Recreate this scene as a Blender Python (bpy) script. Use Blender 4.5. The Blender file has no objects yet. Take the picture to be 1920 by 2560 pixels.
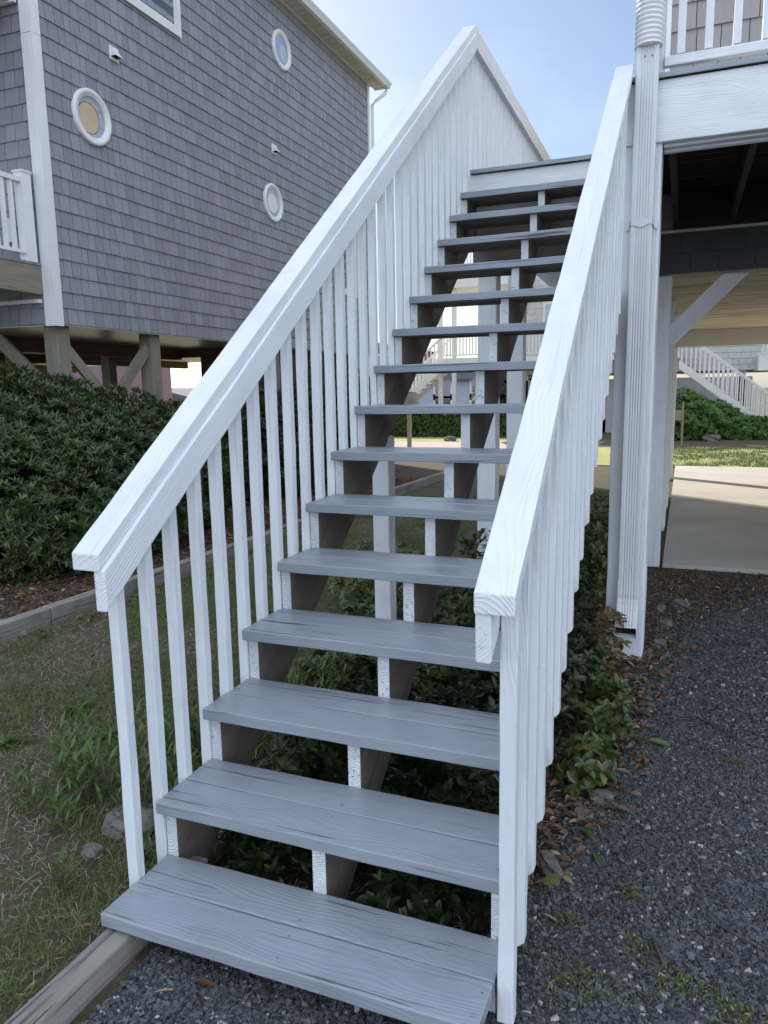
import bpy, bmesh, math, random
import numpy as np
from mathutils import Vector, Matrix
rad = math.radians
sc = bpy.context.scene
COL = sc.collection

# ------------------------------------------------------------------ camera
cam_d = bpy.data.cameras.new('camera'); cam = bpy.data.objects.new('camera', cam_d); COL.objects.link(cam)
CP = Vector((1.4144, -1.1472, 1.5800)); YAW, PIT, ROL, FPX = .38340, .15970, -.01660, 1856.9
fwd = Vector((-math.sin(YAW)*math.cos(PIT), math.cos(YAW)*math.cos(PIT), -math.sin(PIT)))
rt = Vector((math.cos(YAW), math.sin(YAW), 0)); up = rt.cross(fwd)
r2 = rt*math.cos(ROL) + up*math.sin(ROL); u2 = -rt*math.sin(ROL) + up*math.cos(ROL)
cam.matrix_world = Matrix(((r2.x, u2.x, -fwd.x, CP.x), (r2.y, u2.y, -fwd.y, CP.y), (r2.z, u2.z, -fwd.z, CP.z), (0, 0, 0, 1)))
cam_d.sensor_fit = 'VERTICAL'; cam_d.sensor_height = 36.0; cam_d.lens = 36.0*FPX/2560.0
cam_d.clip_start = .05; cam_d.clip_end = 2000
sc.camera = cam

# ------------------------------------------------------------------ sky and sun
SUN = Vector((-.80, .60, 0)).normalized(); ELEV = rad(33)
w = bpy.data.worlds.new('World'); sc.world = w; w.use_nodes = True
nt = w.node_tree; nt.nodes.clear()
out = nt.nodes.new('ShaderNodeOutputWorld'); bg = nt.nodes.new('ShaderNodeBackground')
sky = nt.nodes.new('ShaderNodeTexSky'); sky.sky_type = 'NISHITA'; sky.sun_disc = False
sky.sun_elevation = ELEV; sky.sun_rotation = math.atan2(SUN.x, SUN.y)
sky.air_density = 1.0; sky.dust_density = 1.0; sky.ozone_density = 1.6
tc = nt.nodes.new('ShaderNodeTexCoord'); mp = nt.nodes.new('ShaderNodeMapping'); mp.inputs['Scale'].default_value = (1.2, 1.2, 4.0)
cn = nt.nodes.new('ShaderNodeTexNoise'); cn.inputs['Scale'].default_value = 2.2; cn.inputs['Detail'].default_value = 8; cn.inputs['Distortion'].default_value = .6
cr = nt.nodes.new('ShaderNodeValToRGB'); cr.color_ramp.elements[0].position = .42; cr.color_ramp.elements[1].position = .80
cr.color_ramp.elements[0].color = (.06, .06, .06, 1); cr.color_ramp.elements[1].color = (.50, .50, .50, 1)
mx = nt.nodes.new('ShaderNodeMixRGB'); mx.inputs['Color2'].default_value = (6.6, 7.4, 9.0, 1)
# unseen bright cloud added above and behind the viewer to lift fill light
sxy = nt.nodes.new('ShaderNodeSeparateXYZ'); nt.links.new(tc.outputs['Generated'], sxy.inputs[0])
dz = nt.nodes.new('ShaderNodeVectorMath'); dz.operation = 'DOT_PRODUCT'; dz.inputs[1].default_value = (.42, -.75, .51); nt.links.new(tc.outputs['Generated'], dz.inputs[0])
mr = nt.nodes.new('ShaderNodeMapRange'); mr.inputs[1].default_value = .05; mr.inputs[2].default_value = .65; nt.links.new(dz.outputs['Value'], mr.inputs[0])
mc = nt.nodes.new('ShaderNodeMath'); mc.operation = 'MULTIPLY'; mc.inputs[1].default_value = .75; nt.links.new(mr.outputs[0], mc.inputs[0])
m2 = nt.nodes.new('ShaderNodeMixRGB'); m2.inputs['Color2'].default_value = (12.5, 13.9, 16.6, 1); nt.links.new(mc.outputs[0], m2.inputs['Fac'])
nt.links.new(tc.outputs['Generated'], mp.inputs['Vector']); nt.links.new(mp.outputs[0], cn.inputs['Vector'])
nt.links.new(cn.outputs['Fac'], cr.inputs[0]); nt.links.new(cr.outputs[0], mx.inputs['Fac'])
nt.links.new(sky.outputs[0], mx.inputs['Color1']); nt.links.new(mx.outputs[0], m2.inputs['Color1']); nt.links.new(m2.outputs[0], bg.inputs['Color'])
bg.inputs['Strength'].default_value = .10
nt.links.new(bg.outputs[0], out.inputs[0])
sl = bpy.data.lights.new('sun', 'SUN'); sl.energy = 4.8; sl.angle = rad(.5); sl.color = (1, .93, .82)
so = bpy.data.objects.new('sun', sl); COL.objects.link(so)
sd = Vector((SUN.x*math.cos(ELEV), SUN.y*math.cos(ELEV), math.sin(ELEV)))
so.rotation_euler = sd.to_track_quat('Z', 'Y').to_euler(); so.location = (-20, 20, 20)
sc.view_settings.view_transform = 'Standard'; sc.view_settings.look = 'None'; sc.view_settings.gamma = 1
sc.view_settings.exposure = .62

rng = np.random.default_rng(7); random.seed(7)
G = .08          # ground level
RUN, RISE, DEP, TH = .2513, .19, .2884, .038

# ------------------------------------------------------------------ materials
def newmat(name):
    m = bpy.data.materials.new(name); m.use_nodes = True
    n = m.node_tree; n.nodes.clear()
    o = n.nodes.new('ShaderNodeOutputMaterial'); p = n.nodes.new('ShaderNodeBsdfPrincipled')
    n.links.new(p.outputs[0], o.inputs[0])
    return m, n, p
class NB:
    """tiny node helper"""
    def __init__(s, n): s.n = n
    def node(s, t, **k):
        x = s.n.nodes.new(t)
        for a, b in k.items(): setattr(x, a, b)
        return x
    def put(s, i, v):
        if hasattr(v, 'is_linked') or isinstance(v, bpy.types.NodeSocket): s.n.links.new(v, i)
        elif isinstance(v, (tuple, list)) and len(v) == 3 and i.type == 'RGBA': i.default_value = (*v, 1)
        else: i.default_value = v
    def math(s, op, a, b=0, c=None, clamp=False):
        x = s.node('ShaderNodeMath', operation=op); x.use_clamp = clamp; s.put(x.inputs[0], a); s.put(x.inputs[1], b)
        if c is not None: s.put(x.inputs[2], c)
        return x.outputs[0]
    def vmul(s, v, m):
        x = s.node('ShaderNodeVectorMath', operation='MULTIPLY'); s.put(x.inputs[0], v); x.inputs[1].default_value = m; return x.outputs[0]
    def noise(s, v, scale, detail=3, rough=.5, dist=0):
        x = s.node('ShaderNodeTexNoise'); s.put(x.inputs['Vector'], v); x.inputs['Scale'].default_value = scale
        x.inputs['Detail'].default_value = detail; x.inputs['Roughness'].default_value = rough; x.inputs['Distortion'].default_value = dist
        return x.outputs['Fac']
    def ramp(s, f, a, b, va=0., vb=1.):
        x = s.node('ShaderNodeMapRange'); x.clamp = True; s.put(x.inputs[0], f)
        for i, v in zip((1, 2, 3, 4), (a, b, va, vb)): x.inputs[i].default_value = v
        return x.outputs[0]
    def mix(s, f, a, b, mode='MIX'):
        x = s.node('ShaderNodeMixRGB', blend_type=mode); s.put(x.inputs[0], f); s.put(x.inputs[1], a); s.put(x.inputs[2], b); return x.outputs[0]
    def bump(s, h, strength=.5, dist=.001, prev=None):
        x = s.node('ShaderNodeBump'); x.inputs['Strength'].default_value = strength; x.inputs['Distance'].default_value = dist
        s.put(x.inputs['Height'], h)
        if prev is not None: s.n.links.new(prev, x.inputs['Normal'])
        return x.outputs[0]
    def attr(s, name):
        return s.node('ShaderNodeAttribute', attribute_name=name)

def wood(name, col, col2, crack=.5, bumps=.7, rough=.5, ringcol=.0, crackcol=(.05, .05, .05), ringd=150., stain=0., staincol=(.2, .2, .15), nails=0., even=False):
    m, n, p = newmat(name); b = NB(n)
    wc = b.attr('wc').outputs['Vector']
    sep = b.node('ShaderNodeSeparateXYZ'); b.put(sep.inputs[0], wc)
    nw = b.node('ShaderNodeTexNoise'); b.put(nw.inputs['Vector'], b.vmul(wc, (1.6, 5, 5))); nw.inputs['Scale'].default_value = 1.; nw.inputs['Detail'].default_value = 2
    sw = b.node('ShaderNodeSeparateXYZ'); n.links.new(nw.outputs['Color'], sw.inputs[0])
    y = b.math('ADD', sep.outputs[1], b.math('MULTIPLY', b.math('SUBTRACT', sw.outputs[0], .5), .10))
    z = b.math('ADD', sep.outputs[2], b.math('MULTIPLY', b.math('SUBTRACT', sw.outputs[1], .5), .10))
    r = b.math('SQRT', b.math('ADD', b.math('MULTIPLY', y, y), b.math('MULTIPLY', z, z)))
    vo = b.node('ShaderNodeTexVoronoi'); b.put(vo.inputs['Vector'], b.vmul(wc, (1.6, 6, 6))); vo.inputs['Scale'].default_value = 1.
    kn = b.math('POWER', 2.718, b.math('MULTIPLY', b.math('MULTIPLY', vo.outputs['Distance'], vo.outputs['Distance']), -26.))
    r = b.math('ADD', r, b.math('MULTIPLY', kn, .022))
    rv = b.node('ShaderNodeCombineXYZ'); b.put(rv.inputs[0], b.math('MULTIPLY', r, 60.)); b.put(rv.inputs[1], b.math('MULTIPLY', sep.outputs[0], .7))
    ring = b.math('SINE', b.math('ADD', b.math('MULTIPLY', r, ringd*6.283), b.math('MULTIPLY', b.noise(rv.outputs[0], 1., 2), 9.)))
    ring = b.ramp(ring, -1, 1)
    ring = b.math('POWER', ring, 2.2)
    if not even: ring = b.math('MULTIPLY', ring, b.ramp(b.noise(b.vmul(wc, (1.2, 12, 12)), 1., 3), .35, .65, .25, 1.))
    fib = b.noise(b.vmul(wc, (4, 160, 160)), 1., 3, .6)
    cr1 = b.noise(b.vmul(wc, (1.5, 75, 75)), 1., 2, .55, .4)
    zone = b.noise(b.vmul(wc, (2.0, 9, 9)), 1., 2)
    cracks = b.math('MULTIPLY', b.ramp(cr1, .625, .665), b.ramp(zone, .40, .58))
    cracks = b.math('MULTIPLY', cracks, crack)
    nail = b.ramp(kn, .90, .985)
    base = b.mix(b.ramp(b.noise(b.vmul(wc, (3, 14, 14)), 1., 3), .3, .7), col, col2)
    if ringcol: base = b.mix(b.math('MULTIPLY', ring, ringcol), base, tuple(c*.45 for c in col))
    if stain: base = b.mix(b.math('MULTIPLY', b.ramp(b.noise(wc, 5., 6, .65), .5, .72), stain), base, staincol)
    base = b.mix(cracks, base, crackcol)
    if nails:
        vn = b.node('ShaderNodeTexVoronoi'); b.put(vn.inputs['Vector'], wc); vn.inputs['Scale'].default_value = 11.
        sn = b.node('ShaderNodeSeparateXYZ'); n.links.new(vn.outputs['Color'], sn.inputs[0])
        base = b.mix(b.math('MULTIPLY', b.math('MULTIPLY', b.ramp(vn.outputs['Distance'], .020, .032, 1, 0), b.ramp(sn.outputs[0], .80, .82)), nails), base, (.06, .055, .05))
        base = b.mix(b.math('MULTIPLY', b.ramp(b.noise(wc, 38., 4, .7), .66, .74), .35*nails), base, tuple(c*.55 for c in col))
    n.links.new(base, p.inputs['Base Color'])
    h = b.math('ADD', b.math('MULTIPLY', ring, .9), b.math('MULTIPLY', fib, .5))
    h = b.math('SUBTRACT', h, b.math('MULTIPLY', cracks, 2.2))
    h = b.math('ADD', h, b.math('MULTIPLY', kn, 1.2))
    n.links.new(b.bump(h, bumps, .0016), p.inputs['Normal'])
    rr = b.ramp(fib, .3, .7, rough-.08, rough+.12); n.links.new(rr, p.inputs['Roughness'])
    p.inputs['Specular IOR Level'].default_value = .45
    return m
M = {}
M['white'] = wood('white_painted_wood', (.74, .76, .78), (.67, .70, .72), crack=.16, bumps=.62, rough=.42, stain=.22, staincol=(.46, .47, .44), ringd=120., nails=.8)
M['white2'] = wood('white_painted_end_wood', (.74, .76, .78), (.66, .69, .71), crack=.5, bumps=1.3, rough=.5, ringd=170., even=True, stain=.2, staincol=(.45, .43, .38))
M['bright'] = wood('white_smooth_painted_wood', (.76, .77, .78), (.71, .73, .75), crack=.05, bumps=.35, rough=.4, stain=.08)
M['tread'] = wood('grey_painted_wood', (.285, .315, .350), (.255, .283, .318), crack=.95, bumps=.40, rough=.33, ringcol=.05, crackcol=(.05, .055, .065), ringd=150., stain=.45, staincol=(.205, .225, .25), nails=.9)
M['raw'] = wood('bare_brown_wood', (.20, .172, .145), (.135, .115, .095), crack=.7, bumps=.5, rough=.75, ringcol=.35)
M['weath'] = wood('weathered_timber', (.31, .29, .26), (.20, .185, .165), crack=1., bumps=1.1, rough=.85, ringcol=.45, stain=.5, staincol=(.10, .09, .07), nails=.6, crackcol=(.02, .018, .015), ringd=90.)
M['post'] = wood('weathered_post_wood', (.26, .24, .19), (.20, .19, .15), crack=.6, bumps=.5, rough=.8, ringcol=.3)
M['brown'] = wood('brown_beam_wood', (.15, .08, .045), (.09, .05, .03), crack=.4, bumps=.4, rough=.8, ringcol=.3)
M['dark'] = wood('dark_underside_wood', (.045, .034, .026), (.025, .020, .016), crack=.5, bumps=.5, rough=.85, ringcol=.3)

def plain(name, col, rough=.5, metal=0., spec=.5, var=.0, vscale=3., col2=None, bump=0., bscale=60., coat=0):
    m, n, p = newmat(name); b = NB(n)
    p.inputs['Roughness'].default_value = rough; p.inputs['Metallic'].default_value = metal; p.inputs['Specular IOR Level'].default_value = spec
    t = b.node('ShaderNodeTexCoord').outputs['Object']
    c2 = col2 or tuple(c*(1-var) for c in col)
    f = b.ramp(b.noise(t, vscale, 5, .6), .32, .68)
    n.links.new(b.mix(f, col, c2), p.inputs['Base Color'])
    if bump: n.links.new(b.bump(b.noise(t, bscale, 4, .6), bump, .004), p.inputs['Normal'])
    return m
M['vinyl'] = plain('white_vinyl', (.74, .75, .755), .38, var=.08)
M['alum'] = plain('painted_aluminium', (.66, .68, .69), .33, var=.10, vscale=2.)
M['cream'] = plain('cream_board', (.66, .63, .56), .6, var=.12)
M['black'] = plain('black_edge_and_painted_dark', (.012, .012, .012), .9)  # black screen edge, and darkness inside hollows put into the colour
M['darkpanel'] = plain('dark_brown_siding', (.045, .038, .036), .6, var=.3)
M['steel'] = plain('screw_steel', (.35, .36, .37), .45, metal=.8)
M['roof'] = plain('grey_roof_shingle', (.16, .16, .17), .9, var=.3, bump=.5)
M['pinkwall'] = plain('pink_siding', (.30, .19, .20), .7, var=.1)
M['redwall'] = plain('red_siding', (.40, .10, .08), .7, var=.1)
M['bluewall'] = plain('blue_grey_siding', (.36, .40, .48), .7, var=.08)
M['fartrim'] = plain('white_exterior_paint', (.72, .71, .67), .55, var=.1)
M['soffit'] = plain('vented_soffit', (.56, .54, .51), .6, var=.25, vscale=1.3)
M['blind'] = plain('beige_blind', (.55, .45, .30), .6, var=.15, vscale=8)
M['rock'] = plain('limestone_rock', (.19, .178, .16), .95, col2=(.07, .063, .055), vscale=22, bump=1., bscale=70)

def shinglemat(name, col, col2, rough=.65):
    m, n, p = newmat(name); b = NB(n)
    rnd = b.attr('rnd').outputs['Fac']; t = b.node('ShaderNodeTexCoord').outputs['Object']
    f = b.math('ADD', b.math('MULTIPLY', rnd, .62), b.math('MULTIPLY', b.noise(t, .7, 4), .38))
    c = b.mix(f, col, col2)
    g = b.noise(b.vmul(t, (60, 60, 1.5)), 1., 3, .6)
    c = b.mix(b.ramp(g, .35, .7, 0, .22), c, tuple(x*.6 for x in col))
    n.links.new(c, p.inputs['Base Color']); p.inputs['Roughness'].default_value = rough
    n.links.new(b.bump(g, .35, .002), p.inputs['Normal'])
    return m
M['sh_grey'] = shinglemat('slate_grey_shingle', (.195, .203, .238), (.30, .31, .345))
M['sh_tan'] = shinglemat('warm_grey_shake', (.27, .255, .245), (.34, .32, .305))
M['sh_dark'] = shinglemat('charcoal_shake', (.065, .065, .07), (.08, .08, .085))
M['sh_light'] = shinglemat('pale_grey_shake', (.48, .48, .47), (.56, .56, .55))

def leafmat(name, c1, c2, c3=None, rough=.38, trans=.12):
    m, n, p = newmat(name); b = NB(n)
    rnd = b.attr('rnd').outputs['Fac']
    c = b.mix(b.ramp(rnd, .0, .8), c1, c2)
    if c3: c = b.mix(b.ramp(rnd, .86, .98), c, c3)
    n.links.new(c, p.inputs['Base Color']); p.inputs['Roughness'].default_value = rough
    p.inputs['Specular IOR Level'].default_value = .5
    if trans:
        o = [x for x in n.nodes if x.type == 'OUTPUT_MATERIAL'][0]
        tr = b.node('ShaderNodeBsdfTranslucent'); n.links.new(b.mix(.35, c, (.25, .4, .06)), tr.inputs['Color'])
        ms = b.node('ShaderNodeMixShader'); ms.inputs[0].default_value = trans
        n.links.new(p.outputs[0], ms.inputs[1]); n.links.new(tr.outputs[0], ms.inputs[2]); n.links.new(ms.outputs[0], o.inputs[0])
    return m
M['leaf_shrub'] = leafmat('pittosporum_leaf', (.022, .042, .010), (.055, .090, .020), (.13, .18, .04), rough=.3)
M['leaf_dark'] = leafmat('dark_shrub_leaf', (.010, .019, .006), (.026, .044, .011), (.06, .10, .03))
M['leaf_under'] = leafmat('hawthorn_leaf', (.026, .045, .010), (.065, .100, .022), (.14, .12, .03))
M['leaf_weed'] = leafmat('weed_leaf', (.045, .085, .018), (.095, .155, .032), (.15, .20, .05), trans=.25)
M['leaf_tiny'] = leafmat('low_weed_leaf', (.055, .085, .020), (.10, .13, .035), (.26, .25, .06), trans=.2)
M['leaf_red'] = leafmat('reddish_young_leaf', (.09, .09, .03), (.16, .08, .04), (.22, .10, .05), trans=.2)
M['dead'] = leafmat('dead_leaf', (.060, .032, .018), (.16, .095, .05), (.30, .22, .13), rough=.75, trans=.05)
M['grass'] = leafmat('grass_blade', (.045, .080, .016), (.13, .170, .045), (.30, .24, .13), rough=.6, trans=.2)
M['thatch'] = leafmat('dry_grass', (.24, .19, .12), (.42, .36, .26), (.13, .09, .06), rough=.8, trans=.05)
M['juniper'] = leafmat('juniper_leaf', (.05, .11, .02), (.10, .19, .03), (.18, .28, .05), rough=.6)
M['hedge'] = leafmat('hedge_leaf', (.03, .06, .015), (.07, .12, .02), (.2, .26, .04), rough=.5)
M['core'] = plain('shrub_inner_shade', (.008, .009, .006), 1., spec=.0)  # near-black filler, shade inside the foliage put into its colour
M['stem'] = plain('brown_stem', (.10, .07, .045), .85, var=.4, vscale=20)
M['stone'] = None
def stonemat():
    m, n, p = newmat('slate_chip'); b = NB(n)
    rnd = b.attr('rnd').outputs['Fac']; t = b.node('ShaderNodeTexCoord').outputs['Object']
    c = b.mix(b.math('POWER', rnd, 1.6), (.024, .028, .031), (.105, .115, .120))
    c = b.mix(b.ramp(rnd, .972, .985), c, (.34, .32, .29))
    c = b.mix(b.ramp(b.noise(t, 220, 3), .5, .8, 0, .35), c, (.16, .17, .17))
    n.links.new(c, p.inputs['Base Color']); p.inputs['Roughness'].default_value = .62
    n.links.new(b.bump(b.noise(t, 300, 3), .4, .002), p.inputs['Normal'])
    return m
M['stone'] = stonemat()
def gravelground():
    m, n, p = newmat('gravel_bed'); b = NB(n)
    t = b.node('ShaderNodeTexCoord').outputs['Object']
    v = b.node('ShaderNodeTexVoronoi'); b.put(v.inputs['Vector'], t); v.inputs['Scale'].default_value = 75
    s = b.node('ShaderNodeSeparateXYZ'); n.links.new(v.outputs['Color'], s.inputs[0])
    c = b.mix(s.outputs[0], (.035, .042, .05), (.10, .115, .13))
    c = b.mix(b.ramp(s.outputs[1], .95, .97), c, (.3, .29, .27))
    c = b.mix(b.ramp(v.outputs['Distance'], .35, .75), c, (.02, .02, .02))
    c = b.mix(b.ramp(b.noise(t, 1.7, 5, .6), .5, .72, 0, .55), c, (.10, .085, .065))
    n.links.new(c, p.inputs['Base Color']); p.inputs['Roughness'].default_value = .75
    n.links.new(b.bump(b.math('SUBTRACT', 1, v.outputs['Distance']), 1., .012), p.inputs['Normal'])
    return m
M['gravel'] = gravelground()
def soilmat(name, a, c_, d, scale=3., bum=.8):
    m, n, p = newmat(name); b = NB(n)
    t = b.node('ShaderNodeTexCoord').outputs['Object']
    c = b.mix(b.ramp(b.noise(t, scale, 6, .65), .35, .65), a, c_)
    c = b.mix(b.ramp(b.noise(t, 55, 4, .7), .5, .75), c, d)
    n.links.new(c, p.inputs['Base Color']); p.inputs['Roughness'].default_value = .95
    n.links.new(b.bump(b.noise(t, 60, 6, .7), bum, .012), p.inputs['Normal'])
    return m
M['lawn'] = soilmat('thin_lawn_soil', (.045, .052, .020), (.085, .070, .042), (.14, .115, .07))
M['mulch'] = soilmat('mulch_soil', (.075, .048, .030), (.045, .030, .020), (.17, .11, .07), 9.)
M['dirt'] = soilmat('dark_soil', (.022, .017, .012), (.040, .030, .021), (.09, .068, .045), 5.)
M['farlawn'] = soilmat('sunny_lawn', (.24, .27, .07), (.32, .31, .12), (.42, .38, .22), 1.2)
M['sand'] = soilmat('sandy_gravel', (.42, .34, .30), (.34, .28, .25), (.55, .48, .43), 6.)
def concrete():
    m, n, p = newmat('old_concrete'); b = NB(n)
    t = b.node('ShaderNodeTexCoord').outputs['Object']
    c = b.mix(b.ramp(b.noise(t, .9, 6, .6), .35, .7), (.52, .485, .42), (.40, .37, .32))
    c = b.mix(b.ramp(b.noise(t, 60, 4, .7), .4, .8, 0, .4), c, (.20, .18, .16))
    n.links.new(c, p.inputs['Base Color']); p.inputs['Roughness'].default_value = .85
    n.links.new(b.bump(b.noise(t, 90, 5, .7), .3, .003), p.inputs['Normal'])
    return m
M['concrete'] = concrete()
def plyceil():
    m, n, p = newmat('stained_plywood'); b = NB(n)
    t = b.node('ShaderNodeTexCoord').outputs['Object']
    v = b.vmul(t, (1.0, 6.5, 1))
    c = b.mix(b.ramp(b.noise(v, 1.5, 7, .72), .42, .66), (.72, .64, .50), (.30, .25, .18))
    n.links.new(c, p.inputs['Base Color']); p.inputs['Roughness'].default_value = .9
    return m
M['ply'] = plyceil()
def glass(name, col, rough=.05):
    m, n, p = newmat(name); b = NB(n)
    t = b.node('ShaderNodeTexCoord').outputs['Object']
    n.links.new(b.mix(b.ramp(b.noise(t, 2.5, 2), .4, .6), col, tuple(c*.7 for c in col)), p.inputs['Base Color'])
    p.inputs['Roughness'].default_value = rough; p.inputs['Specular IOR Level'].default_value = .9
    p.inputs['Coat Weight'].default_value = 1.; p.inputs['Coat Roughness'].default_value = .02
    return m
M['glass'] = glass('window_glass', (.05, .07, .10))
M['glass_blue'] = glass('painted_sky_reflection_glass', (.22, .30, .48))  # blue base colour stands in for reflected sky
M['glass_pale'] = glass('pale_glass', (.42, .47, .52))

# ------------------------------------------------------------------ mesh builders
class MB:
    def __init__(s): s.v = []; s.f = []; s.w = []; s.r = []; s.mi = []; s.n = 0
    def add(s, V, F, W=None, rnd=0., mi=0):
        V = np.asarray(V, float).reshape(-1, 3)
        s.v.append(V); s.w.append(V if W is None else np.asarray(W, float))
        s.r.append(np.full(len(V), rnd) if np.isscalar(rnd) else rnd)
        for f in F: s.f.append(tuple(i+s.n for i in f)); s.mi.append(mi)
        s.n += len(V); return s
    def box(s, lo, hi, axis=0, rnd=0., mi=0, seed=None):
        lo = np.array(lo, float); hi = np.array(hi, float)
        V = np.array([[(lo, hi)[i][0], (lo, hi)[j][1], (lo, hi)[k][2]] for i in (0, 1) for j in (0, 1) for k in (0, 1)])
        F = [(0, 1, 3, 2), (4, 6, 7, 5), (0, 4, 5, 1), (2, 3, 7, 6), (0, 2, 6, 4), (1, 5, 7, 3)]
        o = woff()
        order = [axis] + [a for a in (0, 1, 2) if a != axis]
        s.add(V, F, V[:, order] - V.mean(0)[order] + o, rnd, mi); return s
    def build(s, name, mat, parent=None, smooth=False):
        V = np.concatenate(s.v); W = np.concatenate(s.w); R = np.concatenate(s.r)
        me = bpy.data.meshes.new(name)
        nf = len(s.f); tot = np.fromiter((len(f) for f in s.f), int, nf)
        loops = np.fromiter((i for f in s.f for i in f), int, tot.sum())
        me.vertices.add(len(V)); me.vertices.foreach_set('co', V.ravel())
        me.loops.add(len(loops)); me.loops.foreach_set('vertex_index', loops)
        me.polygons.add(nf); me.polygons.foreach_set('loop_start', np.concatenate([[0], np.cumsum(tot)[:-1]]))
        me.polygons.foreach_set('material_index', np.array(s.mi))
        me.update(calc_edges=True); me.validate()
        a = me.attributes.new('wc', 'FLOAT_VECTOR', 'POINT'); a.data.foreach_set('vector', W.ravel())
        a = me.attributes.new('rnd', 'FLOAT', 'POINT'); a.data.foreach_set('value', R.astype(np.float32))
        for mm in (mat if isinstance(mat, list) else [mat]): me.materials.append(mm)
        (me.shade_smooth if smooth else me.shade_flat)()
        return link(name, me, parent)
def link(name, me, parent=None, loc=None):
    o = bpy.data.objects.new(name, me); COL.objects.link(o)
    if parent is not None:
        o.parent = parent
        o.matrix_parent_inverse = Matrix.Translation(-parent.location)   # parents only carry a translation
    if loc is not None: o.location = loc
    return o
def np_mesh(name, V, F, mats, parent=None, rnd=None, mi=None, smooth=False):
    V = np.asarray(V, np.float32); F = np.asarray(F, np.int32)
    k = F.shape[1]; me = bpy.data.meshes.new(name)
    me.vertices.add(len(V)); me.vertices.foreach_set('co', V.ravel())
    me.loops.add(F.size); me.loops.foreach_set('vertex_index', F.ravel())
    me.polygons.add(len(F)); me.polygons.foreach_set('loop_start', np.arange(len(F), dtype=np.int32)*k)
    if mi is not None: me.polygons.foreach_set('material_index', np.asarray(mi, np.int32))
    me.update(calc_edges=True)
    if rnd is not None:
        a = me.attributes.new('rnd', 'FLOAT', 'POINT'); a.data.foreach_set('value', np.asarray(rnd, np.float32))
    for m in (mats if isinstance(mats, list) else [mats]): me.materials.append(m)
    (me.shade_smooth if smooth else me.shade_flat)()
    return link(name, me, parent)
def thing(name, label, cat, loc=(0, 0, 0), group=None):
    o = bpy.data.objects.new(name, None); COL.objects.link(o); o.location = loc; o.empty_display_size = .1
    o['label'] = label; o['category'] = cat
    if group: o['group'] = group
    return o
def tag(o, label, cat, group=None, kind=None):
    if label: o['label'] = label; o['category'] = cat
    if group: o['group'] = group
    if kind: o['kind'] = kind
    return o
def struct(o): o['kind'] = 'structure'; return o
def woff():
    return np.array([random.uniform(0, 50), random.choice((-1, 1))*random.uniform(.012, .075), random.choice((-1, 1))*random.uniform(.02, .09)])

def board(mb, a, u, v, L, W, T, c0=(0, 0), c1=(0, 0), bev=.004, seg=1, wob=0., mi=0, off=None, nb=2):
    """board whose centre line starts at a, runs along u for L; W along v, T along u x v. c0/c1: end shear (cv, cw)."""
    a = Vector(a); u = Vector(u).normalized(); v = Vector(v).normalized(); w_ = u.cross(v)
    bm = bmesh.new(); rings = []
    ph = [random.uniform(0, 6.28) for _ in range(8)]
    for i in range(seg+1):
        t = i/seg; ring = []
        for (sv, sw) in ((-1, -1), (1, -1), (1, 1), (-1, 1)):
            vl = sv*W/2; wl = sw*T/2
            s0 = c0[0]*vl + c0[1]*wl; s1 = L + c1[0]*vl + c1[1]*wl
            s = s0 + (s1-s0)*t
            if wob and seg > 1:
                vl += wob*(math.sin(s*7+ph[0]+sv)+.6*math.sin(s*17+ph[1]+sw)+.4*math.sin(s*41+ph[2]*sv))
                wl += wob*(math.sin(s*6+ph[3])+.6*math.sin(s*19+ph[4]+sv)+.4*math.sin(s*37+ph[5]*sw))
            ring.append(bm.verts.new((s, vl, wl)))
        rings.append(ring)
    bm.faces.new(rings[0][::-1]); bm.faces.new(rings[-1])
    for i in range(seg):
        for k in range(4):
            bm.faces.new((rings[i][k], rings[i][(k+1) % 4], rings[i+1][(k+1) % 4], rings[i+1][k]))
    bm.normal_update()
    if bev:
        ed = [e for e in bm.edges if len(e.link_faces) == 2 and e.link_faces[0].normal.angle(e.link_faces[1].normal, 0) > .6]
        bmesh.ops.bevel(bm, geom=ed, offset=bev, segments=nb, affect='EDGES', profile=.5)
    bmesh.ops.recalc_face_normals(bm, faces=bm.faces)
    bm.verts.index_update()
    P = np.array([x.co[:] for x in bm.verts]); F = [[x.index for x in f.verts] for f in bm.faces]
    bm.free()
    O = np.array(off) if off is not None else woff()
    Wd = np.array(a) + P[:, :1]*np.array(u) + P[:, 1:2]*np.array(v) + P[:, 2:]*np.array(w_)
    mb.add(Wd, F, P + O, random.random(), mi)
    return mb
def post(mb, x0, x1, y0, y1, z0, z1, bev=.006, seg=12, wob=.0008, **k):
    return board(mb, ((x0+x1)/2, (y0+y1)/2, z0), (0, 0, 1), (1, 0, 0), z1-z0, x1-x0, y1-y0, bev=bev, seg=seg, wob=wob, **k)
def beamx(mb, x0, x1, y0, y1, z0, z1, bev=.005, seg=10, wob=.0008, **k):
    return board(mb, (x0, (y0+y1)/2, (z0+z1)/2), (1, 0, 0), (0, 1, 0), x1-x0, y1-y0, z1-z0, bev=bev, seg=seg, wob=wob, **k)
def beamy(mb, x0, x1, y0, y1, z0, z1, bev=.005, seg=10, wob=.0008, **k):
    return board(mb, ((x0+x1)/2, y0, (z0+z1)/2), (0, 1, 0), (1, 0, 0), y1-y0, x1-x0, z1-z0, bev=bev, seg=seg, wob=wob, **k)
def brace(mb, p, q, v, W, T, **k):
    d = Vector(q)-Vector(p)
    return board(mb, p, d, v, d.length, W, T, **k)
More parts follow.
